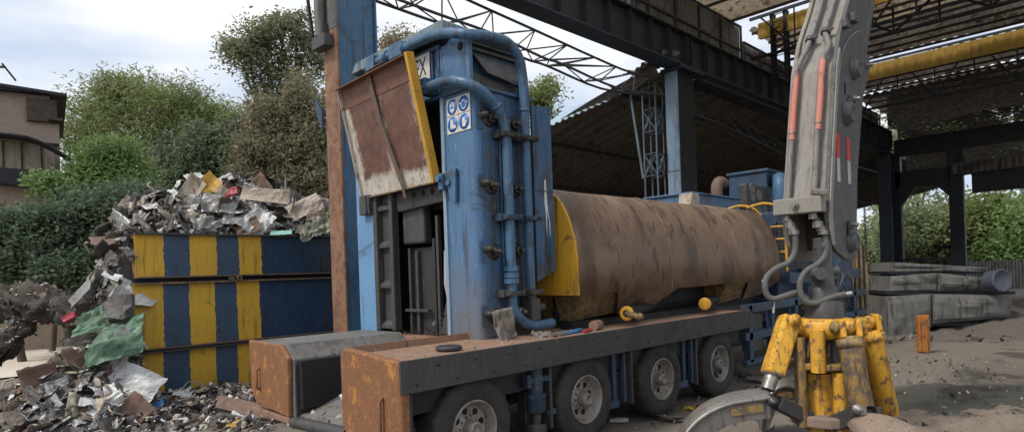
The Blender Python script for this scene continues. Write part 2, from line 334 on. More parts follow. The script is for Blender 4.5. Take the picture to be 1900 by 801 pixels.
def torn_mat():
    """dirty shade cloth, worn through in specks"""
    k=NT('worn_through_shade_cloth'); n1=k.noise(.55,det=3); n2=k.noise(7.5,k.mapped((1,.6,1.8)),det=7,rough=.8)
    c=k.mix(k.ramp(n2,.4,.6),(.045,.043,.04),(.20,.18,.145)); k.col(c); k.rough(.9)
    holes=k.ramp(k.math('ADD',k.math('MULTIPLY',n2,.7),k.math('MULTIPLY',n1,.3)),.572,.586)
    tr=k.n.new('ShaderNodeBsdfTransparent'); mx=k.n.new('ShaderNodeMixShader')
    k.lk(holes,mx.inputs[0]); k.lk(k.p.outputs[0],mx.inputs[1]); k.lk(tr.outputs[0],mx.inputs[2]); k.lk(mx.outputs[0],k.out.inputs[0]); return k.m
M['torn']=torn_mat()

def ground_mat():
    k=NT('yard_dirt')
    b=k.noise(.22,det=6); m_=k.noise(1.6,det=8,rough=.7); f=k.noise(16,det=6,rough=.75); v=k.voro(22)
    c=k.mix(k.ramp(b,.35,.65),(.135,.10,.07),(.085,.068,.053))
    c=k.mix(k.ramp(m_,.42,.68),c,(.175,.135,.098))
    c=k.mix(k.math('MULTIPLY',k.ramp(f,.45,.62),.7),c,(.042,.037,.033))
    c=k.mix(k.math('MULTIPLY',k.ramp(v,.12,.04),.55),c,(.24,.21,.175))
    x=k.sep(k.tc.outputs['Object']); wc=W(6.9,9.4)
    ex=k.math('SUBTRACT',x[0],wc.x); ey=k.math('SUBTRACT',x[1],wc.y)
    ru=k.math('ADD',k.math('MULTIPLY',ex,CA),k.math('MULTIPLY',ey,-SA)); rv=k.math('ADD',k.math('MULTIPLY',ex,SA),k.math('MULTIPLY',ey,CA))
    wd=k.math('ADD',k.math('POWER',k.math('ABSOLUTE',k.math('DIVIDE',ru,3.4)),2),k.math('POWER',k.math('ABSOLUTE',k.math('DIVIDE',rv,1.25)),2))
    wd=k.math('ADD',wd,k.math('MULTIPLY',k.math('SUBTRACT',m_,.5),2.4)); wet=k.ramp(wd,.55,1.25,(1,1,1),(0,0,0))
    c=k.mix(k.math('MULTIPLY',wet,.85),c,(.062,.066,.055))
    oil=k.noise(.75,det=4); c=k.mix(k.math('MULTIPLY',k.ramp(oil,.56,.64),.6),c,(.028,.025,.023))
    k.col(c); k.rough(k.math('SUBTRACT',k.ramp(oil,.5,.65,(.95,)*3,(.6,)*3),k.math('MULTIPLY',wet,.4))); k.bump(k.math('ADD',k.math('MULTIPLY',m_,.6),k.math('MULTIPLY',f,.4)),.7,.05); return k.m
M['ground']=ground_mat()
def soil(name,c1,c2,c3,sc=1.0):
    k=NT(name); m_=k.noise(2.2*sc,det=8,rough=.72); f=k.noise(17*sc,det=6,rough=.75); v=k.voro(14*sc)
    c=k.mix(k.ramp(m_,.35,.65),c1,c2); c=k.mix(k.math('MULTIPLY',k.ramp(f,.5,.68),.7),c,c3); c=k.mix(k.math('MULTIPLY',k.ramp(v,.15,.05),.6),c,tuple(min(1,x*2.2) for x in c1))
    k.col(c); k.rough(.95); k.bump(k.math('ADD',f,m_),.8,.05); return k.m
M['pale']=soil('pale_dirt',(.40,.35,.29),(.30,.255,.21),(.22,.18,.15),.5)
M['mound']=soil('dark_soil',(.085,.072,.06),(.05,.044,.039),(.20,.175,.145))
M['dirt']=soil('loose_dirt',(.15,.12,.092),(.10,.08,.065),(.23,.19,.15))
M['char']=soil('charred_bark',(.055,.045,.037),(.024,.021,.019),(.30,.26,.21),2.6)
def wet_mat():
    k=NT('wet_ground'); n=k.noise(.8,k.mapped((1,1,1)),det=6); f=k.noise(9,det=5)
    c=k.mix(k.ramp(n,.4,.62),(.052,.06,.052),(.085,.082,.068)); c=k.mix(k.math('MULTIPLY',k.ramp(f,.5,.7),.4),c,(.11,.1,.085)); k.col(c)
    k.rough(k.ramp(n,.35,.6,(.34,)*3,(.7,)*3)); k.bump(f,.25,.02); return k.m
M['wet']=wet_mat()

def leaf_mat(name,c1,c2,c3=None,trans=.52):
    k=NT(name); n=k.noise(.7,det=3); n2=k.noise(3.5,det=3); oi=k.n.new('ShaderNodeObjectInfo')
    geo=k.n.new('ShaderNodeNewGeometry')
    c=k.mix(k.ramp(n,.35,.65),c1,c2)
    if c3: c=k.mix(k.ramp(n2,.55,.7),c,c3)
    c=k.mix(k.math('MULTIPLY',geo.outputs['Random Per Island'],.45),c,tuple(x*.7 for x in c1))
    k.col(c); k.rough(.55); k.spec(.3)
    tl=k.n.new('ShaderNodeBsdfTranslucent'); k.lk(c,tl.inputs[0]); mx=k.n.new('ShaderNodeMixShader'); mx.inputs[0].default_value=trans
    k.lk(k.p.outputs[0],mx.inputs[1]); k.lk(tl.outputs[0],mx.inputs[2]); k.lk(mx.outputs[0],k.out.inputs[0]); return k.m
M['leafA']=leaf_mat('acacia_leaf',(0.298,0.357,0.131),(0.215,0.287,0.112),(0.370,0.321,0.167))
M['leafB']=leaf_mat('tall_tree_leaf',(0.262,0.287,0.155),(0.190,0.227,0.137),(0.334,0.262,0.167))
M['leafC']=leaf_mat('bright_feather_leaf',(0.275,0.381,0.137),(0.190,0.298,0.120),(0.370,0.453,0.155))
M['leafD']=leaf_mat('dark_shrub_leaf',(0.126,0.179,0.112),(0.095,0.143,0.095),(0.190,0.238,0.131))
M['leafE']=leaf_mat('dry_vine_leaf',(0.357,0.298,0.190),(0.262,0.238,0.149),(0.428,0.345,0.238))
M['leafF']=leaf_mat('grey_green_leaf',(0.227,0.275,0.161),(0.161,0.209,0.131),(0.298,0.321,0.190))
M['leafG']=leaf_mat('sunlit_shrub_leaf',(0.379,0.433,0.234),(0.289,0.361,0.181),(0.470,0.488,0.325))  # sunlight put into this paler copy of the shrub green

# ------------------------------------------------------------------ world, sun, camera
w=bpy.data.worlds.new('World'); S.world=w; w.use_nodes=True
nt=w.node_tree; N=nt.nodes; L=nt.links; N.clear()
SUN_EL=R(52); SUN_DIR=Vector((-.74,.16,0)).normalized()   # the bright part of the cloud, over the left shoulder of the shear
sky=N.new('ShaderNodeTexSky'); sky.sky_type='NISHITA'; sky.sun_disc=False; sky.sun_elevation=SUN_EL
sky.sun_rotation=math.atan2(SUN_DIR.x,SUN_DIR.y); sky.air_density=1; sky.dust_density=2.5; sky.ozone_density=1.5
b1=N.new('ShaderNodeBackground'); b1.inputs[1].default_value=.10; L.new(sky.outputs[0],b1.inputs[0])
tc=N.new('ShaderNodeTexCoord'); mp=N.new('ShaderNodeMapping'); mp.inputs['Scale'].default_value=(1,1,3.2); mp.inputs['Rotation'].default_value=(.25,-.2,.4)
L.new(tc.outputs['Generated'],mp.inputs[0])
n1=N.new('ShaderNodeTexNoise'); n1.inputs['Scale'].default_value=2.1; n1.inputs['Detail'].default_value=7; n1.inputs['Roughness'].default_value=.5; n1.inputs['Distortion'].default_value=.35; L.new(mp.outputs[0],n1.inputs[0])
n2=N.new('ShaderNodeTexNoise'); n2.inputs['Scale'].default_value=3.0; n2.inputs['Detail'].default_value=6; L.new(mp.outputs[0],n2.inputs[0])
rc=N.new('ShaderNodeValToRGB'); e=rc.color_ramp.elements
e[0].position=.36; e[0].color=(.52,.60,.74,1); e[1].position=.63; e[1].color=(.86,.87,.885,1)
L.new(n2.outputs[0],rc.inputs[0])
b2=N.new('ShaderNodeBackground'); L.new(rc.outputs[0],b2.inputs[0]); b2.inputs[1].default_value=.70
rm=N.new('ShaderNodeValToRGB'); e=rm.color_ramp.elements; e[0].position=.28; e[0].color=(.62,.62,.62,1); e[1].position=.5; e[1].color=(1,1,1,1)
L.new(n1.outputs[0],rm.inputs[0])
mx=N.new('ShaderNodeMixShader'); L.new(rm.outputs[0],mx.inputs[0]); L.new(b1.outputs[0],mx.inputs[1]); L.new(b2.outputs[0],mx.inputs[2])
ow=N.new('ShaderNodeOutputWorld'); L.new(mx.outputs[0],ow.inputs[0])
sd=bpy.data.lights.new('sun','SUN'); sd.energy=1.5; sd.angle=R(14); sd.color=(1,.95,.88)
so=bpy.data.objects.new('sun',sd); COL.objects.link(so)
dirv=Vector((SUN_DIR.x*math.cos(SUN_EL),SUN_DIR.y*math.cos(SUN_EL),math.sin(SUN_EL)))
so.rotation_euler=dirv.to_track_quat('Z','Y').to_euler()

cd=bpy.data.cameras.new('camera'); cam=bpy.data.objects.new('camera',cd); COL.objects.link(cam); S.camera=cam
cd.sensor_width=36; cd.lens=36*FPX/1900; cd.shift_y=(CY-400.5)/1900; cd.clip_end=2000; cd.clip_start=.05
fwd=Vector((SA,CA,0)); right=Vector((CA,-SA,0)); up=Vector((0,0,1))
r_=right*math.cos(ROLL)-up*math.sin(ROLL); u_=up*math.cos(ROLL)+right*math.sin(ROLL)
mat=Matrix((r_,u_,-fwd)).transposed().to_4x4(); mat.translation=(0,0,HC); cam.matrix_world=mat
vs=S.view_settings; vs.view_transform='Standard'; vs.look='None'; vs.exposure=.84; vs.gamma=1; vs.use_curve_mapping=False
S.cycles.max_bounces=6; S.cycles.diffuse_bounces=3; S.cycles.glossy_bounces=3; S.cycles.transparent_max_bounces=12

# ================================================================== SCRAP SHEAR
SH=thing('scrap_shear','huge blue and brown scrap shear on a four-wheeled trailer with its tall blue gantry','scrap shear',(4.87,6.4,0))
def sp(mb,name,mat,bevel=0.0,parent=None): return mb.build(name,M[mat],SH,parent,bevel)

# --- deck, beams
sp(MB().box(3.22,10.3,4.74,5.76,1.18,1.325).box(4.9,10.3,5.76,8.3,1.18,1.30),'deck','deckrust',.006)
# rear beam near: box with a tall end plate, chamfered
mb=MB(); mb.prism([(3.19,4.72,1.33),(3.19,5.74,1.40),(3.19,5.80,1.33),(3.19,5.80,.62),(3.19,5.62,.34),(3.19,4.84,.34),(3.19,4.72,.5)],(.10,0,0))
mb.box(3.29,4.4,5.70,5.78,.5,1.18)
nb=sp(mb,'rear_beam','endrust',.02)
sp(MB().tube([(3.185,5.02,.98),(3.15,5.02,.95),(3.15,5.02,.60),(3.185,5.02,.57)],.018),'handle','endrust',0,nb)
sp(MB().prism([(3.29,5.74,1.405),(3.29,5.80,1.33),(3.29,5.80,1.18),(3.29,5.74,1.18)],(1.7,0,0)),'lip','deckrust',.006,nb)
mb=MB(); mb.prism([(3.19,7.02,1.20),(3.19,7.2,1.35),(3.19,8.15,1.36),(3.19,8.13,.72),(3.19,7.98,.56),(3.19,7.05,.5)],(.06,0,0))
lb=sp(mb,'rear_beam','endrust',.02)
mb=MB(); mb.prism([(3.25,7.0,1.18),(3.25,7.2,1.345),(3.25,8.12,1.345),(3.25,8.12,.58),(3.25,7.0,.5)],(1.66,0,0))
sp(mb,'side_wall','steelgrey',.015,lb)
sp(MB().box(3.27,4.88,6.985,6.998,.52,1.12),'wear_plate','black',.004,lb)
sp(MB().tube([(3.185,7.83,1.02),(3.15,7.83,1.0),(3.15,7.83,.78),(3.185,7.83,.75)],.016),'handle','endrust',0,lb)
sp(MB().box(3.19,3.28,7.05,8.1,.43,.50),'skid','deckrust',.01,lb)
# channel between the beams
sp(MB().prism([(3.3,5.78,.52),(4.95,5.78,1.12),(6.2,5.78,1.26),(6.2,5.78,.4),(3.3,5.78,.4)],(0,1.24,0)),'chute_floor','steelgrey')
sp(MB().cyl((3.26,5.8,.50),(3.26,7.05,.44),.07,n=16),'roller','dark')
# --- rubber skirt with bolts
sk=sp(MB().box(3.17,10.32,4.685,4.715,1.04,1.345),'side_skirt','belt',.006)
mb=MB()
for i in range(30):
    a=3.35+i*.238; z=1.27 if i%2 else 1.12
    mb.lathe((a,4.686,z),(0,-1,0),[(0,.022),(.006,.022),(.009,.012),(.009,0)],10)
sp(mb,'bolt','bolt',0,sk)
mb=MB(); mb.box(3.3,10.3,4.9,5.05,.78,1.17).box(3.3,10.3,6.9,7.1,.6,1.17).box(3.3,15,5.5,5.6,.55,1.17)
for a in (5.1,6.85,8.55,10.3,12): mb.box(a-.06,a+.06,5.05,7,.7,1.0)
sp(mb,'chassis','blacksteel',.008)
# --- wheels
def wheel(a,steer=0):
    z=.53; c=(a,4.79,z)
    prof=[(.02,.30),(0,.33),(-.012,.40),(-.004,.465),(.02,.505),(.035,.53),(.08,.535),(.17,.538),(.26,.535),(.305,.53),(.32,.505),(.335,.42),(.32,.31)]
    ty=MB().lathe(c,(0,1,0),prof,90,teeth=(5,6,8,9)); 
    ty.box(a-.3,a+.3,5.10,5.11,z-.3,z+.3)
    t=sp(ty,'wheel','tyre')
    rp=[(.02,.300),(.004,.297),(.0,.285),(.012,.272),(.055,.262),(.075,.245),(.105,.235),(.12,.215),(.118,.13),(.10,.115),(.10,0)]
    rm_=sp(MB().lathe(c,(0,1,0),rp,40),'rim','rim',0,t)
    for k in range(8):
        an=2*PI*(k+.3)/8
        sp(MB().lathe((a+math.cos(an)*.178,4.79+.1165,z+math.sin(an)*.178),(0,-1,0),[(0,.035),(.003,.034),(.003,0)],14),'vent_hole','hole',0,t)
    mb=MB().lathe((a,4.79+.10,z),(0,-1,0),[(0,.092),(.06,.088),(.10,.082),(.115,.07),(.118,.05),(.105,.045),(.105,0)],24)
    for k in range(10):
        an=2*PI*k/10
        mb.lathe((a+math.cos(an)*.118,4.79+.108,z+math.sin(an)*.118),(0,-1,0),[(0,.013),(.025,.013),(.025,0)],6,False)
    sp(mb,'hub','rim',0,t)
for a in (4.13,5.95,7.66,9.36): wheel(a)
# mudguards and blue brackets between wheels
for a0 in (5.0,6.62,8.34):
    g=MB(); g.box(a0+.28,a0+.32,4.80,5.35,.30,1.03); g.box(a0+.02,a0+.3,4.95,4.97,.3,.75)
    sp(g,'mudguard','dark',.01)
for a0 in (6.62,8.38):
    g=MB(); g.box(a0-.05,a0+.02,4.86,4.95,.32,1.0).box(a0-.3,a0+.06,4.85,4.93,.30,.40).box(a0+.16,a0+.22,4.84,4.9,.35,1.0)
    sp(g,'step_bracket','bluedark',.008)
sp(MB().box(3.32,3.36,4.78,5.3,.3,1.15),'mudguard','black',.01)
# stabiliser jack between first two wheels
j=sp(MB().cyl((5.1,4.86,1.12),(5.1,4.86,.72),.085).lathe((5.1,4.86,.74),(0,0,-1),[(0,.12),(.05,.12),(.06,.11),(.2,.11),(.22,.09)],24),'stabiliser_jack','bluedark')
sp(MB().box(4.92,5.28,4.80,4.92,.86,.92).box(4.90,4.96,4.78,4.86,.82,.97).box(5.26,5.4,4.82,4.9,.45,.52),'bracket','bluedark',.01,j)
sp(MB().cyl((5.1,4.86,.53),(5.1,4.86,.36),.05).lathe((5.1,4.86,.40),(0,0,-1),[(0,.1),(.08,.12),(.12,.1),(.13,0)],20).obox((5.1,4.86,.22),(.16,.02,0),(0,.14,0),(0,0,.03)),'foot','dark',0,j)
# --- gantry legs
mb=MB(); r=.09; pts=[]
for k in range(7):
    an=PI+ (PI/2)*k/6
    pts.append((4.87+r+r*math.cos(an), 5.5+r+r*math.sin(an),1.32))
pts+= [(5.40,5.5,1.32),(5.40,5.53,1.32),(5.84,5.53,1.32),(5.84,6.08,1.32),(4.87,6.08,1.32)]
mb.prism(pts,(0,0,3.0))
leg=sp(mb,'gantry_leg','blue',.006)
sp(MB().box(5.0,5.385,5.484,5.503,1.34,4.26).box(5.405,5.83,5.514,5.532,1.34,4.26).box(5.375,5.395,5.47,5.51,1.34,4.26),'side_plate','blueside',.005,leg)
sp(MB().box(4.845,4.90,6.04,6.10,1.33,4.32),'edge_strip','bluegrey',.006,leg)
sp(MB().prism([(4.86,6.02,3.38),(4.86,5.80,3.40),(4.86,5.82,2.98),(4.86,5.93,3.06)],(-.05,0,0)).cyl((4.86,6.05,3.30),(4.72,6.05,3.30),.045).cyl((4.85,5.93,3.24),(4.78,5.93,3.24),.04).box(4.76,4.86,6.0,6.08,3.16,3.36),'hinge_bracket','bluepipe',.008,leg)
lleg=sp(MB().box(4.87,5.84,7.76,8.2,1.32,4.32),'gantry_leg','bluelight',.008)
# guard plate behind the pipes
gp=sp(MB().prism([(5.84,5.46,4.26),(6.20,5.46,4.28),(6.20,5.46,2.13),(5.84,5.46,1.98)],(0,.04,0)),'guard_plate','blueside',.004)
sp(MB().prism([(6.03,5.457,3.3),(6.06,5.457,3.32),(6.075,5.457,3.0),(6.10,5.457,2.82),(6.085,5.457,2.8),(6.065,5.457,2.9),(6.05,5.457,2.55),(6.035,5.457,2.9),(6.02,5.457,3.0)],(0,.002,0)).prism([(6.10,5.457,2.8),(6.115,5.457,2.8),(6.12,5.457,2.6),(6.105,5.457,2.55)],(0,.002,0)),'paint_splash','white',0,gp)
sp(MB().box(5.84,6.2,5.455,5.459,3.155,3.165),'seam','dark',0,gp)
# upper box, ears, ledge
ub=sp(MB().box(4.90,5.80,5.62,8.15,4.345,4.98),'head_box','blue',.01)
sp(MB().box(4.83,5.86,5.46,6.12,4.31,4.348).box(4.83,4.95,6.12,8.2,4.31,4.348),'ledge','blueside',.006,ub)
def ear(a,th,flip=0):
    p=[(a,6.06,4.35),(a,6.06,4.90),(a,5.86,4.97)]
    for k in range(6):
        an=PI/2-PI/2*k/5; p.append((a,5.60-.09*math.cos(an)+0.0,4.89+.09*math.sin(an)))
    p+=[(a,5.51,4.35)]
    if flip: p=[(a,6.3,4.35),(a,5.72,4.98),(a,5.64,5.02),(a,5.56,4.99),(a,5.51,4.90),(a,5.51,4.35)]
    return p
e1=sp(MB().prism(ear(4.84,0),(.06,0,0)),'lifting_ear','blue',.006)
sp(MB().lathe((4.839,5.66,4.84),(-1,0,0),[(0,.052),(.003,.05),(.003,0)],20),'lifting_hole','hole',0,e1)
e2=sp(MB().prism(ear(5.72,0,1),(.05,0,0)),'lifting_ear','hood',.006)
sp(MB().lathe((5.719,5.66,4.86),(-1,0,0),[(0,.05),(.003,.048),(.003,0)],20),'lifting_hole','whitemark',0,e2)
# stiffeners on front of head
sp(MB().box(4.86,4.91,6.10,6.15,4.35,4.95).box(4.86,4.90,6.24,6.27,4.35,4.93).box(4.85,4.90,6.10,8.1,4.94,4.985),'stiffener','blueside',.005,ub)
# side of head: sloping cover plate and vent
cp=sp(MB().prism([(4.93,5.55,4.36),(5.70,5.55,4.36),(5.70,5.55,4.46),(4.93,5.55,4.52)],(0,.08,0)),'side_panel','dark',.006)
sp(MB().prism([(4.93,5.53,4.74),(4.93,5.49,4.70),(5.03,5.47,4.58),(5.10,5.46,4.52),(5.62,5.46,4.46),(5.70,5.48,4.52),(5.70,5.58,4.74),(4.93,5.60,4.78)],(0,.025,0)),'cover_plate','dark',.012)
mb=MB()
for a in (5.12,5.34,5.58): mb.lathe((a,5.462,4.52-(a-5.1)*.1),(0,-1,0),[(0,.016),(.008,.016),(.012,0)],10)
sp(mb,'bolt','bolt',0,cp)
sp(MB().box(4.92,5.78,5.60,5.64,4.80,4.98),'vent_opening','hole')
sp(MB().box(4.92,5.80,5.56,5.60,4.80,4.83).box(4.92,5.80,5.58,5.61,4.885,4.90),'vent_rim','dark',.004)
# hood
mb=MB()
P=[(4.79,5.92,5.08),(5.88,5.90,5.02),(5.88,8.2,5.08),(4.79,8.1,5.10)]
Q=[(4.79,5.93,5.235),(5.86,5.92,5.20),(5.86,8.1,5.22),(4.79,7.95,5.24)]
T=[(4.9,6.05,5.30),(5.7,6.05,5.28),(5.7,7.8,5.28),(4.9,7.7,5.30)]
mb.add(P+Q+T,[(3,2,1,0),(0,1,5,4),(1,2,6,5),(2,3,7,6),(3,0,4,7),(4,5,9,8),(5,6,10,9),(6,7,11,10),(7,4,8,11),(8,9,10,11)])
hood=sp(mb,'hood','hood',.012)
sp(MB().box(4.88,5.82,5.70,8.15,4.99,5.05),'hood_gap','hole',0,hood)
# name plate
npl=sp(MB().box(4.845,4.857,6.28,7.0,4.60,4.95),'name_plate','white',.004)
def text_mesh(txt,size,mat,loc,rot,name,parent,ext=.002,squash=1.0):
    cu=bpy.data.curves.new('txt','FONT'); cu.body=txt; cu.size=size; cu.extrude=ext; cu.align_x='CENTER'; cu.align_y='CENTER'
    to=bpy.data.objects.new('txt',cu); COL.objects.link(to)
    bpy.context.view_layer.update(); dg=bpy.context.evaluated_depsgraph_get()
    me=bpy.data.meshes.new_from_object(to.evaluated_get(dg)); bpy.data.objects.remove(to)
    ob=bpy.data.objects.new(name,me); COL.objects.link(ob); me.materials.clear(); me.materials.append(M[mat])
    mtx=Matrix.Translation(Vector(loc)-Vector(SH.location)) @ rot.to_4x4() @ Matrix.Diagonal((squash,1,1,1))
    me.transform(mtx); ob.parent=parent; return ob
ROTF=Matrix(((0,0,-1),(-1,0,0),(0,1,0)))     # text facing the rear of the shear
text_mesh('TEX',.34,'letter',(4.843,6.535,4.775),ROTF,'lettering',npl,squash=.62)
# --- safety sign with four mandatory pictograms
sg=sp(MB().box(4.860,4.869,5.545,5.985,3.835,4.265),'safety_sign','white',.002)
sp(MB().box(4.857,4.861,5.762,5.766,3.84,4.26).box(4.857,4.861,5.55,5.98,4.048,4.052),'seam','letter',0,sg)
def disc(t,z): return MB().lathe((4.8605,t,z),(-1,0,0),[(0,.095),(.003,.094),(.003,0)],36)
for t,z in ((5.873,4.157),(5.657,4.157),(5.873,3.943),(5.657,3.943)): sp(disc(t,z),'pictogram_disc','signblue',0,sg)
def flat(pts,t,z): return MB().prism([(4.8565,t-x,z+y) for x,y in pts],(-.0015,0,0))
def ell(cx,cy,rx,ry,n=20): return [(cx+rx*math.cos(2*PI*k/n),cy+ry*math.sin(2*PI*k/n)) for k in range(n)]
sp(flat([(-.045,-.005),(-.045,.03),(-.02,.065),(.02,.065),(.045,.03),(.045,-.005),(.035,-.05),(.0,-.075),(-.035,-.05)],5.873,4.157),'pictogram','white',0,sg)
sp(MB().prism([(4.8549,5.873-x,4.157+y) for x,y in [(-.03,-.02),(.03,-.02),(.03,.005),(-.03,.005)]],(-.001,0,0)).prism([(4.8549,5.873-x,4.157+y) for x,y in [(-.006,.01),(.006,.01),(.006,.05),(-.006,.05)]],(-.001,0,0)),'pictogram_detail','signblue',0,sg)
sp(MB().prism([(4.8565,5.657-x,4.157+y) for x,y in ell(0,-.008,.048,.06)],(-.0015,0,0)).prism([(4.8565,5.657-x,4.157+y) for x,y in [(-.075,.0),(-.05,.0),(-.05,.02),(-.075,.02)]],(-.0015,0,0)).prism([(4.8565,5.657-x,4.157+y) for x,y in [(.05,.0),(.075,.0),(.075,.02),(.05,.02)]],(-.0015,0,0)),'pictogram','white',0,sg)
sp(MB().prism([(4.8549,5.657-x,4.157+y) for x,y in ell(0,-.012,.036,.042)],(-.001,0,0)),'pictogram_detail','signblue',0,sg)
sp(flat([(-.04,.065),(.012,.065),(.012,.005),(.06,-.02),(.06,-.05),(-.045,-.05)],5.873,3.943),'pictogram','white',0,sg)
sp(flat([(-.035,-.06),(.02,-.06),(.05,.0),(.035,.015),(.02,-.005),(.02,.06),(-.035,.045)],5.657,3.943),'pictogram','white',0,sg)
# --- hydraulic pipes
pa=sp(MB().tube([(4.92,7.62,4.9),(4.80,7.60,5.0),(4.73,7.5,5.04),(4.72,7.3,5.05),(4.72,6.7,5.055),(4.72,6.3,5.06),(4.72,6.0,5.04),(4.71,5.75,4.99),(4.72,5.55,4.93),(4.79,5.43,4.90),(4.95,5.38,4.91),(5.15,5.37,4.93),(5.30,5.37,4.93),(5.45,5.38,4.88),(5.57,5.39,4.77),(5.62,5.40,4.62),(5.64,5.40,4.4),(5.64,5.40,3.8),(5.64,5.40,2.8),(5.64,5.40,1.78)],.062,14,sub=4),'hydraulic_pipe','bluepipe')
sp(MB().box(4.64,4.84,7.25,7.45,4.95,5.14),'pipe_clamp','bluepipe',.01,pa); sp(MB().box(4.65,4.84,6.62,6.90,4.96,5.15),'pipe_clamp','bluepipe',.01,pa)
mb=MB()
for t in (7.02,7.0,6.60): mb.lathe((4.72,t,5.055),(0,1,0),[(0,.062),(0,.085),(.03,.085),(.03,.062)],18)
mb.lathe((5.64,5.40,4.12),(0,0,1),[(0,.062),(0,.07),(.035,.07),(.035,.062)],18)
sp(mb,'collar','bluepipe',0,pa)
sp(MB().box(5.56,5.72,5.31,5.49,1.50,1.78).cyl((5.70,5.4,1.66),(5.86,5.4,1.66),.05).cyl((5.64,5.4,1.78),(5.64,5.4,1.9),.075),'pipe_elbow','dark',.01,pa)
pb=sp(MB().tube([(4.76,6.9,4.44),(4.76,6.55,4.45),(4.75,6.2,4.455),(4.74,5.95,4.45),(4.73,5.75,4.43),(4.74,5.55,4.37),(4.82,5.42,4.30),(4.96,5.38,4.22),(5.13,5.38,4.10),(5.24,5.38,3.93),(5.28,5.38,3.75),(5.29,5.38,3.5),(5.29,5.38,2.6),(5.29,5.38,1.85),(5.31,5.37,1.66),(5.41,5.35,1.53),(5.55,5.33,1.45),(5.75,5.33,1.44),(5.95,5.33,1.45)],.062,14,sub=4),'hydraulic_pipe','bluepipe')
sp(MB().box(4.70,4.90,6.20,6.34,4.38,4.58),'pipe_clamp','bluepipe',.01,pb)
mb=MB()
for z in (2.05,2.13,1.98): mb.lathe((5.29,5.38,z),(0,0,1),[(0,.062),(0,.095),(.06,.095),(.06,.062)],6 if z>2.1 else 18,False)
mb.lathe((5.12,5.382,4.12),(.4,0,-.5),[(0,.06),(0,.075),(.04,.075),(.04,.06)],18)
sp(mb,'collar','bluepipe',0,pb)
for z,k in ((3.78,'black'),(2.78,'bluedark'),(1.86,'dark')):
    for a in (5.29,5.64):
        sp(MB().box(a-.13,a+.13,5.29,5.47,z-.03,z+.03).box(a-.16,a-.08,5.36,5.5,z-.045,z+.045).cyl((a+.1,5.29,z),(a+.1,5.27,z),.02,n=8).cyl((a-.1,5.29,z),(a-.1,5.27,z),.02,n=8),'pipe_clamp',k,.006)
sp(MB().tube([(5.25,5.46,4.0),(5.25,5.46,3.0),(5.25,5.46,2.2)],.022,8),'thin_tube','bluedark')
# --- tie bolts
for a,z in ((5.10,3.97),(5.10,3.16),(5.10,2.37),(5.08,1.60),(5.52,3.96),(5.52,3.15),(5.52,2.38),(5.52,1.62)):
    y=5.484 if a<5.4 else 5.514
    wsh=sp(MB().lathe((a,y,z),(0,-1,0),[(0,.10),(.018,.10),(.022,.085),(.03,.082),(.03,.045),(.02,.04)],28),'tie_bolt','bolt')
    sp(MB().lathe((a,y-.02,z),(0,-1,0),[(0,.058),(.055,.058),(.06,.045),(.06,.03),(.12,.028),(.125,.02),(.125,0)],6,False),'nut','steel' if z<2 else 'bolt',0,wsh)
    if a<5.4:
        sp(MB().lathe((a-.115,y,z+.03),(0,-1,0),[(0,.05),(.02,.05),(.02,.042),(.08,.042),(.085,.028),(.11,.026),(.11,0)],12),'nut','bolt',0,wsh)
        sp(MB().prism([(a-.2,y+.003,z-.13),(a+.12,y+.003,z-.13),(a+.16,y+.003,z-.08),(a+.16,y+.003,z+.09),(a+.12,y+.003,z+.13),(a-.2,y+.003,z+.13)],(0,-.006,0)),'backing_plate','blueside',0,wsh)
# --- mouth: dark interior, guide rail, blade, ram plate
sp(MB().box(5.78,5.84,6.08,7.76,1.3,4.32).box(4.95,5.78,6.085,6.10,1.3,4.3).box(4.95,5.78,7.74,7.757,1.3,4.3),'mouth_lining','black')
gr=MB(); gr.box(4.96,5.0,7.30,7.74,1.36,4.2)
gr.box(4.86,4.97,7.66,7.755,1.36,4.2).box(4.88,4.97,7.30,7.38,1.36,4.2)
for z in (1.38,1.95,2.52,3.05): gr.prism([(4.89,7.36,z),(4.89,7.68,z),(4.97,7.68,z+.07),(4.97,7.36,z+.07)],(0,0,.05))
sp(gr,'guide_rail','dark',.012)
sp(MB().box(5.18,5.3,6.1,7.3,3.0,4.3),'ram_body','black',.01)
rp_=sp(MB().prism([(4.93,6.10,3.05),(4.93,7.22,3.0),(4.93,7.25,3.15),(4.93,7.2,3.45),(4.93,6.10,3.5)],(.1,0,0)),'ram_plate','black',.015)
mb=MB()
for t in (6.22,6.42,6.62,6.83): sp(MB().lathe((4.929,t,3.2),(-1,0,0),[(0,.045),(.003,.043),(.003,0)],18),'bolt_hole','hole',0,rp_)
sp(MB().box(5.0,5.14,6.72,7.22,2.55,3.08),'blade_holder','dark',.03)
sp(MB().box(5.1,5.2,6.65,7.25,1.3,2.5).box(5.25,5.3,6.4,6.62,1.3,3.0).box(5.05,5.15,6.15,6.35,1.9,2.9),'blade','black',.01)
sp(MB().prism([(4.98,6.12,1.34),(4.98,6.42,1.34),(4.98,6.30,1.75),(4.98,6.12,1.9)],(.5,0,0)),'wear_wedge','dark',.02)
for t0_,z1_,k_ in ((6.48,2.9,'dark'),(6.56,2.6,'black'),(6.95,2.45,'dark'),(7.12,2.5,'dark')):
    sp(MB().box(5.04,5.10,t0_,t0_+.05,1.32,z1_),'guide_strip',k_,.006)
sp(MB().box(5.0,5.06,6.70,7.22,1.62,1.66),'cross_bar','dark',.006)
sp(MB().prism([(4.975,6.14,2.45),(4.975,6.28,2.42),(4.975,6.30,2.0),(4.975,6.24,1.75),(4.975,6.15,1.8)],(.003,0,0)),'lime_stain','whitemark')
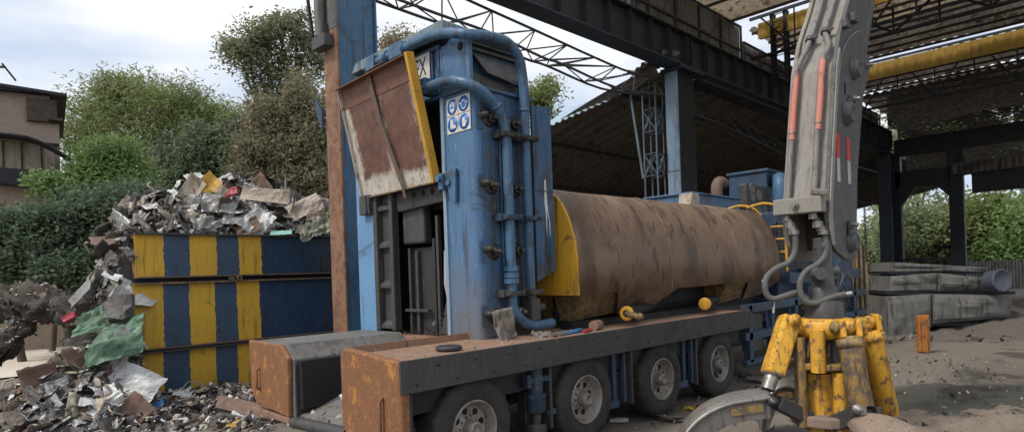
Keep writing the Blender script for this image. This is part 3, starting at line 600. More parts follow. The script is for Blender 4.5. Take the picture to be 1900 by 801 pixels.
# --- tilted guard tray across the mouth
bl=Vector((4.85,7.96,3.28)); br=Vector((4.85,6.22,3.30)); tl=Vector((4.52,7.93,4.78)); tr=Vector((4.52,6.24,4.82))
ex=(br-bl).normalized(); ez=((tl-bl)+(tr-br)).normalized(); en=ez.cross(ex).normalized()
if en.x>0: en=-en                              # towards the camera side
def tp(u,v,h=0): # u across 0..1, v up 0..1
    return bl.lerp(br,u).lerp(tl.lerp(tr,u),v)+en*h
tray=MB().prism([tp(0,0),tp(1,0),tp(1,1),tp(0,1)],-en*.02); tr_o=sp(tray,'guard_tray','tray',.004)
def patch(poly,h): return MB().prism([tp(u,v,h) for u,v in poly],-en*.003)
def wob(c,ru,rv,n=40,sd=0,top=None):
    o=[]
    for k in range(n):
        an=2*PI*k/n; x=math.cos(an);y=math.sin(an)
        q=.42; x=math.copysign(abs(x)**q,x); y=math.copysign(abs(y)**q,y)
        j=1+.10*noise.noise(Vector((k*.9,sd,0)))
        o.append((c[0]+x*ru*j,c[1]+y*rv*(j if y<0 else 1)))
    return o
sp(MB().prism([tp(0,.82,.006),tp(1,.82,.006),tp(1,1,.0),tp(0,1,.0)],-en*.004).prism([tp(0,1,.10),tp(1,1,.10),tp(1,1,-.02),tp(0,1,-.02)],ez*.015),'top_flange','trayrust',.003,tr_o)
sp(MB().prism([tp(1,-.01,.09),tp(1,1.02,.09),tp(1,1.02,-.03),tp(1,-.01,-.03)],ex*.05),'side_flange','yellow',.004,tr_o)
sp(MB().prism([tp(0,0,.04),tp(0,1,.05),tp(0,1,-.02),tp(0,0,-.02)],-ex*.015),'side_flange','traywhite',.003,tr_o)
sp(MB().prism([tp(0,0,.04),tp(1,0,.05),tp(1,0,-.02),tp(0,0,-.02)],-ez*.02),'bottom_flange','dirtyshadeyellow',.003,tr_o)
q1=tp(.46,1.03,.03);q2=tp(.50,.6,.05);q3=tp(.62,.02,.05)
sp(MB().bar(q1,q2,.085,.012,en).bar(q2,q3,.075,.012,en).bar(q3,q3-ez*.16,.05,.02,en).bar(q1,q1+Vector((.12,-.22,.10)),.07,.012),'strap','scraprust',.003,tr_o)
sp(MB().box(4.78,4.9,7.80,7.98,3.02,3.3).prism([(4.86,7.98,3.3),(4.86,7.75,3.3),(4.86,7.75,3.0)],(-.06,0,0)),'hinge_bracket','dark',.01,tr_o)
# --- pressing chamber (the long brown cover)
prof=[(5.17,1.78),(5.165,2.25),(5.20,2.50),(5.29,2.80),(5.42,3.03),(5.58,3.18),(5.75,3.25),(6.2,3.29),(8.0,3.29),(8.2,3.1),(8.2,1.8)]
tk=MB(); aa=[6.33]+[6.33+6.42*i/40 for i in range(1,41)]; n=len(prof); vsx=[]
for a in aa:
    for (t,z) in prof:
        sh=0
        vsx.append((a,t,z))
fs=[(i*n+k,i*n+k+1,(i+1)*n+k+1,(i+1)*n+k) for i in range(len(aa)-1) for k in range(n-1)]
fs+=[(i*n+n-1,i*n,(i+1)*n,(i+1)*n+n-1) for i in range(len(aa)-1)]
fs+=[tuple(range((len(aa)-1)*n,len(aa)*n))]
vsx=[(a,t+.018*noise.noise(Vector((a*1.3,z*1.7,0))),z+.014*noise.noise(Vector((a*1.1,t*2,5)))) for a,t,z in vsx]
tk.add(vsx,fs,True); tank=sp(tk,'chamber_cover','tank')
sp(MB().prism([(6.29,t,z) for t,z in prof],(.04,0,0)),'end_plate','yellow',.004,tank)
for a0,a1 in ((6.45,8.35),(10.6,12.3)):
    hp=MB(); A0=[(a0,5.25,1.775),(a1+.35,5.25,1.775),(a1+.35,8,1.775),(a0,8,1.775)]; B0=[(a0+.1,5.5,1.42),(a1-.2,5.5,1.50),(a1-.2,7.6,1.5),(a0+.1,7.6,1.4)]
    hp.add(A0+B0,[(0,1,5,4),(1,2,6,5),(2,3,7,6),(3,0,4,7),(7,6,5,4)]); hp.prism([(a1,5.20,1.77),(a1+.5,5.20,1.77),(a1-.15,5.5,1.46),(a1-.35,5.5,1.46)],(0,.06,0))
    sp(hp,'hopper','dirtyshadeyellow',.004)  # dirty yellow darkened to carry the shade under the cover
    sp(MB().prism([(a0+.75,5.18,1.785),(a1+.45,5.18,1.785),(a1+.05,5.42,1.50),(a0+1.1,5.48,1.44)],(0,.012,0)),'hopper_flap','tank',.003)
sp(MB().prism([(11.35,6.4,3.29),(11.85,6.4,3.29),(11.85,6.4,3.62),(11.55,6.4,3.62),(11.5,6.4,3.42),(11.35,6.4,3.36)],(0,.3,0)),'lifting_lug','scrapbeige',.02,tank)
sm=MB()
for a in (8.6,10.9):
    sm.tube([(a,t-.004 if z<3 else t,z+.004) for t,z in prof[:9]],.012,6)
sp(sm,'weld_seam','tank',0,tank)
# hydraulic cylinders under the cover
for a,t,c in ((7.05,4.95,'dark'),(9.25,4.97,'yellow')):
    cy=sp(MB().cyl((a,t,1.50),(a+1.6,t+.6,1.50),.075,n=20),'hydraulic_cylinder','blacksteel')  # blackened so the shadow under the cover is in its colour
    sp(MB().lathe((a,t,1.50),(-1,-.2,0),[(-.02,.10),(.01,.10),(.015,.085),(.015,0 if c=='yellow' else .05)],24),'end_cap','yellow',0,cy)
    if c=='dark': sp(MB().cyl((a,t,1.5),(a-.02,t-.22,1.46),.04).ball((a-.02,t-.22,1.46),.055),'rod','dirtyshadeyellow',0,cy)
sp(MB().box(6.45,13.0,5.72,5.76,1.32,1.76),'shade_backing','blacksteel')  # black sheet added for the darkness under the cover
sp(MB().cyl((6.35,4.98,1.39),(6.62,5.1,1.38),.065,n=18),'pipe_stub','deckrust')
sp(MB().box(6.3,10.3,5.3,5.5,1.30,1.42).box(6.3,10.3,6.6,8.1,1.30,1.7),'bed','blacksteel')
# --- drive unit behind the cover
fr=MB(); 
for z in (1.34,.86): fr.box(10.34,17.0,4.80,4.90,z-.07,z+.07)
fr.box(10.34,17,4.80,4.9,.36,.46)
for a in (10.55,11.5,12.6,13.8,15.0,16.2): fr.box(a-.07,a+.07,4.80,4.92,.4,1.4)
fr.box(12.8,17,4.9,5.0,1.7,1.92).box(12.8,17.0,5.2,8,1.3,1.4)
sp(fr,'side_frame','bluedark',.008)
for a in (10.8,): sp(MB().box(a,a+.5,4.93,5.1,.55,1.2).box(a+.05,a+.45,4.915,4.93,.65,.85).box(a+.05,a+.45,4.915,4.93,.92,1.1),'battery_box','dark',.015)
eh=sp(MB().box(13.1,16.5,5.35,7.9,1.4,3.2),'engine_housing','bluedark',.02)
def mesh_panel():
    mb=MB()
    for i in range(22): mb.box(13.12+i*.07,13.135+i*.07,5.325,5.335,2.0,3.0)
    for i in range(16): mb.box(13.1,14.65,5.328,5.338,2.0+i*.065,2.012+i*.065)
    return mb
sp(MB().box(13.1,14.65,5.342,5.349,2.0,3.0),'grille_back','hole',0,eh)
sp(mesh_panel(),'grille','steelgrey',0,eh)
sp(MB().box(11.7,13.9,6.5,7.6,3.05,3.62).box(11.65,13.95,6.45,7.65,3.62,3.66),'oil_tank','blue',.015)
cpn=sp(MB().box(14.1,15.4,6.42,6.62,3.1,4.02),'control_panel','dark',.04)
for a,z in ((14.4,3.72),(14.75,3.76),(14.42,3.42),(14.75,3.38),(14.38,3.9),(15.1,3.4)):
    sp(MB().lathe((a,6.42,z),(0,-1,0),[(0,.13),(.02,.13),(.025,.11),(.01,.1),(.01,0)],20),'gauge','steelgrey',0,cpn)
fh=sp(MB().box(15.45,16.9,6.5,7.5,3.1,4.42).box(15.4,17.0,6.45,7.55,4.42,4.5),'filter_housing','bluedark',.02)
sp(MB().tube([(15.9,6.5,4.2),(15.7,6.3,4.22),(15.5,6.2,4.1),(15.45,6.2,3.8),(15.45,6.2,3.1)],.17,14,sub=4),'air_pipe','bluepipe')
sp(MB().tube([(13.6,6.9,3.66),(13.6,6.9,3.95),(13.75,6.9,4.08),(13.95,6.9,4.05)],.13,12,sub=3),'exhaust','scraprust')
ld=MB()
def hoop(t): return [(13.0,t,1.95),(13.0,t,2.9),(12.97,t,3.12),(12.85,t+.12,3.3),(12.7,t+.35,3.36),(12.55,t+.6,3.28)]
for t in (5.12,5.62): ld.tube(hoop(t),.028,8,sub=4)
for z in (2.1,2.35,2.62,2.88): ld.cyl((13.0,5.12,z),(13.0,5.62,z),.02,n=8)
sp(ld,'ladder','yellow')
sp(MB().box(14.2,15.2,4.95,5.3,1.4,2.0).box(15.4,16.6,4.95,5.25,1.4,2.35),'valve_block','bluedark',.015)
mb=MB()
for i in range(14):
    a=random.uniform(13.2,16.6); z=random.uniform(.6,1.9)
    mb.tube([(a,4.95,z),(a+random.uniform(-.2,.2),4.84,z-.1),(a+random.uniform(-.3,.3),4.86,z-random.uniform(.3,.5)),(a+random.uniform(-.4,.4),5.0,z-.6)],.018,6,sub=3)
sp(mb,'hose_loom','hose')
M['latticeblue']=worn('slate_lattice_paint',(.10,.135,.165),(.08,.105,.13),rust=.15,grime=.35,rough=.55)
# ================================================================== GROUND
def ground():
    xs=np.concatenate([-np.geomspace(300,30,12),np.linspace(-28,44,120),np.geomspace(46,320,14)])
    ys=np.concatenate([-np.geomspace(300,30,12),np.linspace(-28,34,110),np.geomspace(36,320,14)])
    v=[];nx=len(xs);ny=len(ys)
    for y in ys:
        for x in xs:
            z=0
            if -26<x<42 and -26<y<32:
                z=.05*noise.noise(Vector((x*.9,y*.9,0)))+.02*noise.noise(Vector((x*3,y*3,2)))-.02
            v.append((x,y,z))
    f=[(j*nx+i,j*nx+i+1,(j+1)*nx+i+1,(j+1)*nx+i) for j in range(ny-1) for i in range(nx-1)]
    structure(MB().add(v,f,True).build('ground',M['ground']))
ground()
def blob_sheet(name,mat,c,rx,ry,ang,z,seed,n=48):
    pts=[]
    for k in range(n):
        an=2*PI*k/n; j=1+.28*noise.noise(Vector((math.cos(an)*2,math.sin(an)*2,seed)))
        x=math.cos(an)*rx*j;y=math.sin(an)*ry*j
        pts.append((c[0]+x*math.cos(ang)-y*math.sin(ang),c[1]+x*math.sin(ang)+y*math.cos(ang),z))
    o=MB().add(pts,[tuple(range(n))]).build(name,M[mat]); return structure(o)
pc=W(-15,19); blob_sheet('dirt_road','pale',pc,6.5,5.0,R(-20),.05,1.1)
def heap_sheet(name,mat,c,rx,ry,h,seed,n=60,rough=.35,fr=1.3,kind='structure'):
    v=[];f=[]
    for j in range(n):
        for i in range(n):
            x=(i/(n-1)*2-1);y=(j/(n-1)*2-1); d=math.hypot(x,y)
            e=max(0,1-d*d)
            q=Vector((c[0]+x*rx,c[1]+y*ry,0))
            nz=noise.fractal(Vector((q.x*fr,q.y*fr,seed)),.8,2.1,6)
            z=-.06+h*e**1.2*(1+rough*nz)+ (.10*nz*e**.5)
            v.append((q.x,q.y,max(z,-.08)))
    f=[(j*n+i,j*n+i+1,(j+1)*n+i+1,(j+1)*n+i) for j in range(n-1) for i in range(n-1)]
    o=MB().add(v,f,True).build(name,M[mat]); o['kind']=kind; return o
c=W(5.6,6.6); heap_sheet('dirt_mound','dirt',c,2.9,2.2,.13,3.3,110,.9,1.9)
c=W(2.6,6.2); heap_sheet('dirt_mound','mound',c,1.6,1.3,.16,5.3,60,.6,2)
c=W(-19.5,28.5); heap_sheet('soil_bank','mound',c,8,3.4,1.7,1.7,90,.6,.8)
c=W(17,21); heap_sheet('rubble_bank','mound',c,8,5,.5,8.7,70,.6,.8)

# ================================================================== HALL STEEL
def hall(name,label,cat,mb,mat,bevel=.006,group=None):
    return tag(mb.build(name,M[mat],bevel=bevel),label,cat,group,'thing')
TC=10.6
# two large blue box columns of the row
c1=thing('steel_column','big blue steel column with a rust streaked pale edge, rising behind the shear gantry','column',(6.4,10.9,0))
MB().box(6.05,6.86,10.66,11.12,0,13).build('web','' or M['bluecol'],c1,bevel=.01)
MB().box(6.00,6.045,10.60,11.12,0,6.9).build('rusty_flange',M['colrust'],c1,bevel=.006)
MB().box(6.00,6.045,10.60,11.12,6.91,13).build('flange',M['steelgrey'],c1,bevel=.006)
MB().box(6.86,6.9,10.6,11.2,0,13).build('flange',M['bluecol'],c1,bevel=.006)
MB().prism([(5.99,11.26,5.0),(5.99,11.5,5.45),(5.99,11.5,5.75),(5.99,11.26,5.4)],(.03,0,0)).build('gusset',M['bluedark'],c1)
MB().box(5.80,6.0,10.72,11.22,6.55,6.78).box(5.86,6.0,10.9,11.0,6.78,7.05).build('bracket',M['dark'],c1,bevel=.01)
MB().tube([(5.9,11.05,6.8),(5.9,11.05,13)],.10,12).build('down_pipe',M['steelgrey'],c1)
MB().tube([(5.9,11.35,6.9),(5.85,11.4,7.6),(5.9,11.35,13)],.035,8).build('conduit',M['blacksteel'],c1)
c2=thing('steel_column','grey-blue steel column standing behind the brown cover and carrying the dark girder','column',(18.9,10.9,0))
MB().box(18.40,18.45,10.6,11.06,0,8.66).build('flange',M['bluegrey'],c2,bevel=.008)  # lit face: light from the left put into the brighter grey-blue
MB().box(18.45,19.5,10.60,10.64,0,8.66).box(18.45,19.5,11.0,11.05,0,8.66).box(19.45,19.5,10.64,11.0,0,8.66).build('web',M['blacksteel'],c2,bevel=.006)  # side turned from the light, its shade put in as black
MB().box(18.385,18.40,10.6,11.06,5.3,5.33).build('weld_seam',M['steelgrey'],c2)
for i,(a,lab) in enumerate(((30.8,'dark steel column half hidden behind the excavator arm'),(42.4,'tall black hall column to the right of the excavator arm'))):
    cc=thing('steel_column',lab,'column',(a,10.85,0))
    MB().box(a,a+.06,10.4,11.1,0,8.66).build('flange',M['girderblue'],cc)
    MB().box(a+.06,a+1.0,10.5,10.56,0,8.66).box(a+.06,a+1.0,11.0,11.06,0,8.66).build('web',M['blacksteel'],cc)
# crane girder: every span is one plate girder
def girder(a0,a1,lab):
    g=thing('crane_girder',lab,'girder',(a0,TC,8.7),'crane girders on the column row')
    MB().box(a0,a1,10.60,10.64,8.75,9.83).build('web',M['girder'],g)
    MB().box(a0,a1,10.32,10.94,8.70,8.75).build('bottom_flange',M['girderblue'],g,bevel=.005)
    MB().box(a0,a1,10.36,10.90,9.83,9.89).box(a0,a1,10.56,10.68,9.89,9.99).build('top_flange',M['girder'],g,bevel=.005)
    n=int((a1-a0)/1.05)
    for k in range(n+1):
        a=a0+.1+k*(a1-a0-.2)/n
        MB().prism([(a,10.60,8.76),(a,10.50,8.76),(a,10.36,8.95),(a,10.36,9.65),(a,10.42,9.82),(a,10.60,9.82)],(.03,0,0)).build('stiffener',M['girder'],g)
girder(1.5,18.9,'dark riveted crane girder crossing above the shear towards the grey-blue column')
girder(18.95,31.2,'dark crane girder running from the grey-blue column to behind the excavator arm')
girder(31.25,43.0,'dark far crane girder right of the excavator arm')
MB_=MB()
tag(MB().box(18.2,19.7,10.3,11.1,8.60,8.695).build('bearing_bracket',M['girderblue'],bevel=.006),'dark bearing plate on top of the grey-blue column','bracket')

# corrugated sheets: real waves
def corr(p0,u,v,nu_wave,amp,nv,thick=.008,sag=0.0,seed=0,tear=0):
    """p0 corner, u across the corrugations, v along them; waves along u"""
    p0=Vector(p0);u=Vector(u);v=Vector(v);nrm=u.cross(v).normalized(); nu=nu_wave*6; vs=[];fs=[]
    for j in range(nv+1):
        for i in range(nu+1):
            s=i/nu;t=j/nv
            wv=math.cos(2*PI*nu_wave*s); wv=max(-.6,min(.6,wv))*amp/.6
            dz=sag*noise.noise(Vector((s*5+seed,t*5,seed)))
            tt=t
            if tear and j==nv: tt=t+tear*noise.noise(Vector((s*9,seed,1)))
            vs.append(p0+u*s+v*tt+nrm*(wv+dz))
    fs=[(j*(nu+1)+i,j*(nu+1)+i+1,(j+1)*(nu+1)+i+1,(j+1)*(nu+1)+i) for j in range(nv) for i in range(nu)]
    return MB().add(vs,fs,False)
def solid(o,t=.006):
    m=o.modifiers.new('thickness','SOLIDIFY'); m.thickness=t; return o
def sheet(name,label,cat,mat,*a,group=None,**k):
    o=corr(*a,**k).build(name,M[mat]); solid(o); return tag(o,label,cat,group,'thing')

# clerestory cladding above the girder
def clad(a0,a1,z0,z1,lab):
    g=thing('cladding_wall',lab,'wall',(a0,11.1,z0))
    o=corr((a0,11.12,z0),(a1-a0,0,0),(0,0,z1-z0),int((a1-a0)/.20),.03,2).build('sheet',M['cladding'],g); solid(o)
    n=int((a1-a0)/1.5)
    for k in range(n+1):
        a=a0+k*(a1-a0)/n
        MB().box(a-.03,a+.03,10.99,11.07,z0,z1).build('post',M['truss'],g)
    MB().box(a0,a1,10.98,11.06,z0+.75,z0+.81).build('rail',M['truss'],g); MB().box(a0,a1,10.98,11.06,z1-.06,z1).build('rail',M['truss'],g)
    for k in range(0,n,2):
        a=a0+k*(a1-a0)/n; b=a0+(k+1)*(a1-a0)/n
        MB().bar((a,10.96,z0),(b,10.96,z1),.03,.03).build('brace',M['truss'],g)
clad(14.2,24.2,9.9,11.66,'weathered corrugated wall with thin posts above the dark girder')
clad(24.4,33.9,9.9,11.1,'dim corrugated wall between the two yellow fascia panels')
clad(34.1,43,9.9,11.0,'farthest dim corrugated wall above the far girder')

# roof sheets with open light gaps between bays
def roofbay(a0,a1,lab,mat,t0=-14,t1=11.2,z=12.15,rise=0.0,seed=0):
    g=thing('roof_bay',lab,'roof',(a0,t1,z))
    o=corr((a0,t0,z),(0,t1-t0,0),(a1-a0,0,rise),int((t1-t0)/.42),.05,14,sag=.10 if mat=='rooftorn' else .03,seed=seed,tear=.05 if mat=='rooftorn' else .008).build('sheet',M[mat],g); solid(o)
    for k in range(5):
        a=a0+.3+k*(a1-a0-.6)/4
        MB().box(a,a+.06,t0,t1,z-.16+rise*k/4,z-.06+rise*k/4).build('purlin',M['truss'],g)
roofbay(15.0,23.75,'brown corrugated roof bay at the top, ending at the first bright gap','roof',z=11.80)
roofbay(25.3,29.2,'brown corrugated roof strip beyond the first yellow fascia','roof',z=11.86,rise=.05,seed=3)
roofbay(29.3,33.6,'crumpled sooty roof bay above the long yellow fascia','rooftorn',z=11.92,rise=-.05,seed=5)
roofbay(34.9,40.2,'dark roof bay just past the long yellow fascia','rooftorn',z=11.9,seed=8)
roofbay(39.0,45.5,'farthest dark roof bay before the gable','rooftorn',z=11.45,seed=11)
# yellow fascia with truss
def truss_t(name,lab,a,t0,t1,z0,z1,step,r=.04):
    g=thing(name,lab,'roof truss',(a,t1,z0))
    for z in (z0,z1): MB().box(a-.05,a+.05,t0,t1,z-.05,z+.05).build('chord',M['blacksteel'],g)
    mb=MB();n=int((t1-t0)/step)
    for k in range(n):
        x0=t0+k*step;x1=x0+step
        p,q=((x0,z0),(x1,z1)) if k%2 else ((x0,z1),(x1,z0))
        mb.cyl((a,p[0],p[1]),(a,q[0],q[1]),r,n=6); mb.cyl((a,x0,z0),(a,x0,z1),r*.8,n=6)
    mb.build('bracing',M['blacksteel'],g)
tag(corr((24.35,-8,10.98),(0,18.4,0),(0,0,.62),70,.012,1).build('yellow_fascia',M['fascia']),'shorter yellow fascia panel seen left of the excavator arm','fascia',None,'thing')
tag(corr((34.05,-10,10.92),(0,20.2,0),(0,0,.76),76,.012,1).build('yellow_fascia',M['fascia']),'long yellow fascia panel high up to the right of the excavator arm','fascia',None,'thing')
truss_t('roof_truss','black roof truss in front of the shorter yellow fascia',24.1,-8,10.6,10.2,11.75,1.3)
truss_t('roof_truss','black roof truss crossing above the long yellow fascia',27.6,-10,10.6,10.9,11.95,1.5,.05)
truss_t('roof_truss','black roof truss behind the long yellow fascia',34.35,-10,10.6,9.6,11.85,1.5)
MB2=MB()
# lattice columns
def lattice(name,lab,a,t,z0,z1,wa=.45,wt=.55,mat='truss',step=.62,leg=.05,taper=0):
    g=thing(name,lab,'lattice column',(a,t,z0))
    cs=[(0,0),(wa,0),(wa,wt),(0,wt)]
    for x,y in cs: MB().box(a+x-leg/2,a+x+leg/2,t+y-leg/2,t+y+leg/2,z0,z1).build('leg',M[mat],g)
    mb=MB();n=int((z1-z0)/step)
    for k in range(n):
        z=z0+k*step
        for i in range(4):
            p=cs[i];q=cs[(i+1)%4]
            mb.bar((a+p[0],t+p[1],z),(a+q[0],t+q[1],z+(step if k%2 else 0)),.055,.02); mb.bar((a+p[0],t+p[1],z+step),(a+q[0],t+q[1],z+(0 if k%2 else step)),.055,.02)
    mb.build('bracing',M[mat],g)
    return g
lc=lattice('lattice_column','pale grey lattice column tied to the left of the grey-blue column',18.25,11.35,0,8.3,.45,.5,'latticeblue',.75,.05)
MB().bar((18.25,12.35,8.3),(18.25,11.92,5.2),.08,.06).build('knee_brace',M['latticeblue'],lc)
lattice('lattice_column','black lattice post in front of the shorter yellow fascia',24.2,9.3,9.0,11.8,.3,.5,'blacksteel',.4,.09)
lattice('lattice_column','black lattice post beside the right edge of the excavator arm',33.2,10.2,7.4,11.8,.35,.5,'blacksteel',.45,.09)
lattice('lattice_column','thin dark lattice post against the bright opening under the far girder',35.5,10.9,0,8.2,.35,.42,'truss',.62,.06)
lattice('lattice_column','pale lattice stub at the top above the girder',15.5,10.65,9.95,12.0,.35,.35,'bluegrey',.6,.06)
# sagging tubular truss from the first bay
def sagtruss(lab,up,lo,dt,t,r=.035,sub=4):
    g=thing('tubular_truss',lab,'roof truss',(up[0][0],t,up[0][1]))
    U=[Vector((a,t,z)) for a,z in up]; A=[Vector((a,t-dt,z)) for a,z in lo]; B=[Vector((a,t+dt,z+.12)) for a,z in lo]
    for Lst in (U,A,B): MB().tube(Lst,r,8,sub=sub).build('chord',M['truss'],g)
    def samp(Lst,s):
        m=len(Lst)-1;i=min(int(s*m),m-1);f=s*m-i;return Lst[i].lerp(Lst[i+1],f)
    mb=MB();n=9
    for k in range(n):
        s0=k/n;s1=(k+.5)/n;s2=(k+1)/n
        for Lst in (A,B):
            mb.cyl(samp(Lst,s0),samp(U,s1),r*.55,n=6);mb.cyl(samp(U,s1),samp(Lst,s2),r*.55,n=6)
        mb.cyl(samp(A,s0),samp(B,s0),r*.55,n=6);mb.cyl(samp(A,s0),samp(B,s2),r*.5,n=6)
    mb.build('bracing',M['truss'],g)
sagtruss('sagging tubular truss hanging between the blue column and the grey-blue column',[(6.7,8.95),(9.56,8.72),(12.37,8.55),(14.7,8.40),(16.62,8.33),(18.2,8.5)],[(6.7,8.0),(8.74,7.95),(10.39,7.92),(12.12,7.74),(12.98,7.73),(15.44,7.55),(18.0,7.8)],.30,11.2)
sagtruss('tubular truss under the dark girder right of the grey-blue column',[(19.6,8.4),(24,8.1),(28,7.7),(31,7.4)],[(19.6,7.6),(24,7.4),(28,7.0),(31,6.8)],.3,11.4)
# low shed roof behind, seen from below
sg0=Vector((17.6,10.95,8.57)); sv=Vector((.10,.98,-.185)).normalized()
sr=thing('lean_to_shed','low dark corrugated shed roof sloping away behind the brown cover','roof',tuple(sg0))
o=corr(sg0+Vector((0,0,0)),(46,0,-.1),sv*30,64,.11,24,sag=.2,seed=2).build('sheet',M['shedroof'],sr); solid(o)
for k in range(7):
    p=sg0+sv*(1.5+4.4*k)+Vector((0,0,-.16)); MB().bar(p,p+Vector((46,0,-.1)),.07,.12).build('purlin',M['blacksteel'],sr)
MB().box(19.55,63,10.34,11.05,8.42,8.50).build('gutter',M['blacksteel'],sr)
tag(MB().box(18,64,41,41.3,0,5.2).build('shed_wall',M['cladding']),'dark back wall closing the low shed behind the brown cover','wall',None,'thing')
o=corr((17.75,16.6,7.55),(.2,-3.6,.55),(2.2,0,1.25),12,.03,3).build('tilted_sheet',M['paleroof']); solid(o); tag(o,'pale blue roof sheet tilted up at the left end of the low shed','roof sheet',None,'thing')
o=corr((17.2,11.9,8.5),(.1,-1.5,.45),(1.3,.1,.25),6,.05,4,sag=.12).build('loose_sheet',M['cladding']); solid(o); tag(o,'loose grey corrugated flap at the top of the grey-blue column','roof sheet',None,'thing')

# ================================================================== GABLE AT THE FAR END
gb=thing('hall_gable','black steel gable frame closing the far right end of the hall','gable',(43.2,2,0))
def gbx(t0,t1,z0,z1,name='beam',mat='blacksteel',a=43.2,d=.5): MB().box(a,a+d,t0,t1,z0,z1).build(name,M[mat],gb,bevel=.02)
gbx(-16,10.4,11.7,12.5); gbx(-16,10.4,8.35,9.35); gbx(-16,6.6,5.75,6.9); gbx(7.6,10.4,6.45,7.4)
gbx(7.0,7.7,0,8.4,'post'); gbx(10.1,10.9,0,8.4,'post'); gbx(-3.5,-2.9,0,8.4,'post')
MB().prism([(43.15,10.2,6.5),(43.15,10.2,5.2),(43.15,9.2,6.5)],(.3,0,0)).build('gusset',M['blacksteel'],gb)
MB().prism([(43.15,7.6,6.5),(43.15,7.6,5.6),(43.15,8.4,6.5)],(.3,0,0)).build('gusset',M['blacksteel'],gb)
MB().box(43.1,43.2,7.6,10.4,2.0,2.15).build('rail',M['blacksteel'],gb)
def cloth(t0,t1,z0,z1,a,seed):
    v=[];n=40;m=14
    for j in range(m+1):
        for i in range(n+1):
            t=t0+(t1-t0)*i/n; z=z0+(z1-z0)*j/m+(.5*noise.noise(Vector((i*.2,seed,0)))*(1-j/m))
            v.append((a+.25*noise.noise(Vector((i*.3,j*.4,seed))),t,z))
    f=[(j*(n+1)+i,j*(n+1)+i+1,(j+1)*(n+1)+i+1,(j+1)*(n+1)+i) for j in range(m) for i in range(n)]
    o=MB().add(v,f,True).build('shade_cloth',M['torn'],gb); return o
cloth(-16,10.2,9.0,12.6,43.4,1.0); cloth(-16,9.8,6.8,8.6,43.4,4.0); cloth(-16,10.0,9.6,11.9,40.5,7.0)
def valance(t0,t1,z0,z1,a):
    o=corr((a,t0,z0),(0,t1-t0,0),(0,0,z1-z0),int((t1-t0)/.3),.04,3,sag=.2).build('skirt_sheet',M['rooftorn'],gb); solid(o)
valance(-16,7.5,6.85,7.5,43.0)
# ================================================================== EXCAVATOR ARM
AR=thing('excavator_arm','dusty grey excavator arm coming down in front of the dark hall, with red striped tubes','excavator arm',(7.9,2.65,2.1))
def ap(mb,name,mat,bevel=0,parent=None): return mb.build(name,M[mat],AR,parent,bevel)
front=[(7.44,2.30),(7.37,2.45),(7.34,2.62),(7.48,3.23),(7.62,3.8),(7.76,4.38),(7.98,4.82),(8.35,5.3),(8.95,6.2),(9.7,7.4)]
back=[(10.9,7.4),(10.2,6.6),(9.42,5.6),(9.02,4.86),(8.97,4.80),(9.08,4.70),(9.05,4.55),(8.75,4.18),(8.42,3.19),(8.33,2.60),(8.35,2.33),(8.28,2.19),(8.12,2.12),(7.9,2.13),(7.6,2.21)]
cheek=[(a,2.42,z) for a,z in front+back]
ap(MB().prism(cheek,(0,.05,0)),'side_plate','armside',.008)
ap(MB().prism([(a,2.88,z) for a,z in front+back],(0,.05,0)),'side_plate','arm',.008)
fb=[(7.40,2.80),(7.53,3.23),(7.67,3.8),(7.81,4.38),(8.03,4.82),(8.40,5.3),(9.0,6.2),(9.75,7.4),(9.9,7.4),(9.15,6.2),(8.55,5.3),(8.15,4.82),(7.9,4.2),(7.6,3.2),(7.5,2.8)]
ap(MB().prism([(a,2.47,z) for a,z in fb],(0,.41,0)),'front_plate','arm',.004)
ap(MB().prism([(7.9,2.47,2.9),(7.95,2.47,2.9),(8.0,2.47,2.25),(7.95,2.47,2.25)],(0,.41,0)),'inner_web','dark')
# doubler plate on the side, welded on, with a lighter chipped edge
dbl=[(7.335,2.62),(7.475,3.23),(7.615,3.8),(7.755,4.38),(7.86,4.60),(7.90,4.58),(7.83,4.30),(7.69,3.8),(7.56,3.23),(7.43,2.62),(7.50,2.3),(7.43,2.29),(7.36,2.45)]
ap(MB().prism([(a,2.40,z) for a,z in dbl],(0,.018,0)),'doubler_plate','arm',.006)
def pin(a,z,r,ear=None):
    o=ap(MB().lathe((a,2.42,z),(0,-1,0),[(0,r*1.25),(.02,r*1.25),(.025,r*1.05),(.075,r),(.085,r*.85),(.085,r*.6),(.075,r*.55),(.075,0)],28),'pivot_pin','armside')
    if ear:
        b=Vector((a+ear[0],2.41,z+ear[1])); p=Vector((a,2.41,z)); d=(b-p).normalized(); s=d.cross(Vector((0,1,0)))*r*.55
        pts=[p+s*1.7,b+s,b+d*r*.6,b-s,p-s*1.7]
        ap(MB().prism(pts,(0,-.03,0)),'pin_keeper','armside',.006,o)
        ap(MB().lathe(b+Vector((0,-.03,0)),(0,-1,0),[(0,.045),(.03,.045),(.03,.025),(.07,.025),(.07,0)],8,False),'nut','steel',0,o)
    return o
pin(8.38,4.45,.105,(.42,.12)); pin(8.06,3.86,.12,(.17,.19)); pin(8.05,2.33,.10,(-.06,.20))
ap(MB().prism([(8.05+.03*math.cos(k*PI/6)*1.0,2.419,4.16+(.05 if k<6 else -.05)+.03*math.sin(k*PI/6)) for k in range(12)],(0,-.002,0)),'slot','hole')
ap(MB().box(8.3,8.46,2.36,2.42,5.02,5.12).box(8.0,8.12,2.36,2.42,4.87,4.97),'bracket','armside',.008)
ap(MB().tube([(7.72,2.41,3.95),(7.85,2.41,4.3),(8.02,2.41,4.62),(8.3,2.38,4.85),(8.55,2.36,4.95)],.008,6,sub=3),'wire','greytube')
ap(MB().tube([(8.9,2.44,4.9),(9.5,2.44,5.9),(10.3,2.44,7.0)],.022,8),'rear_tube','arm')
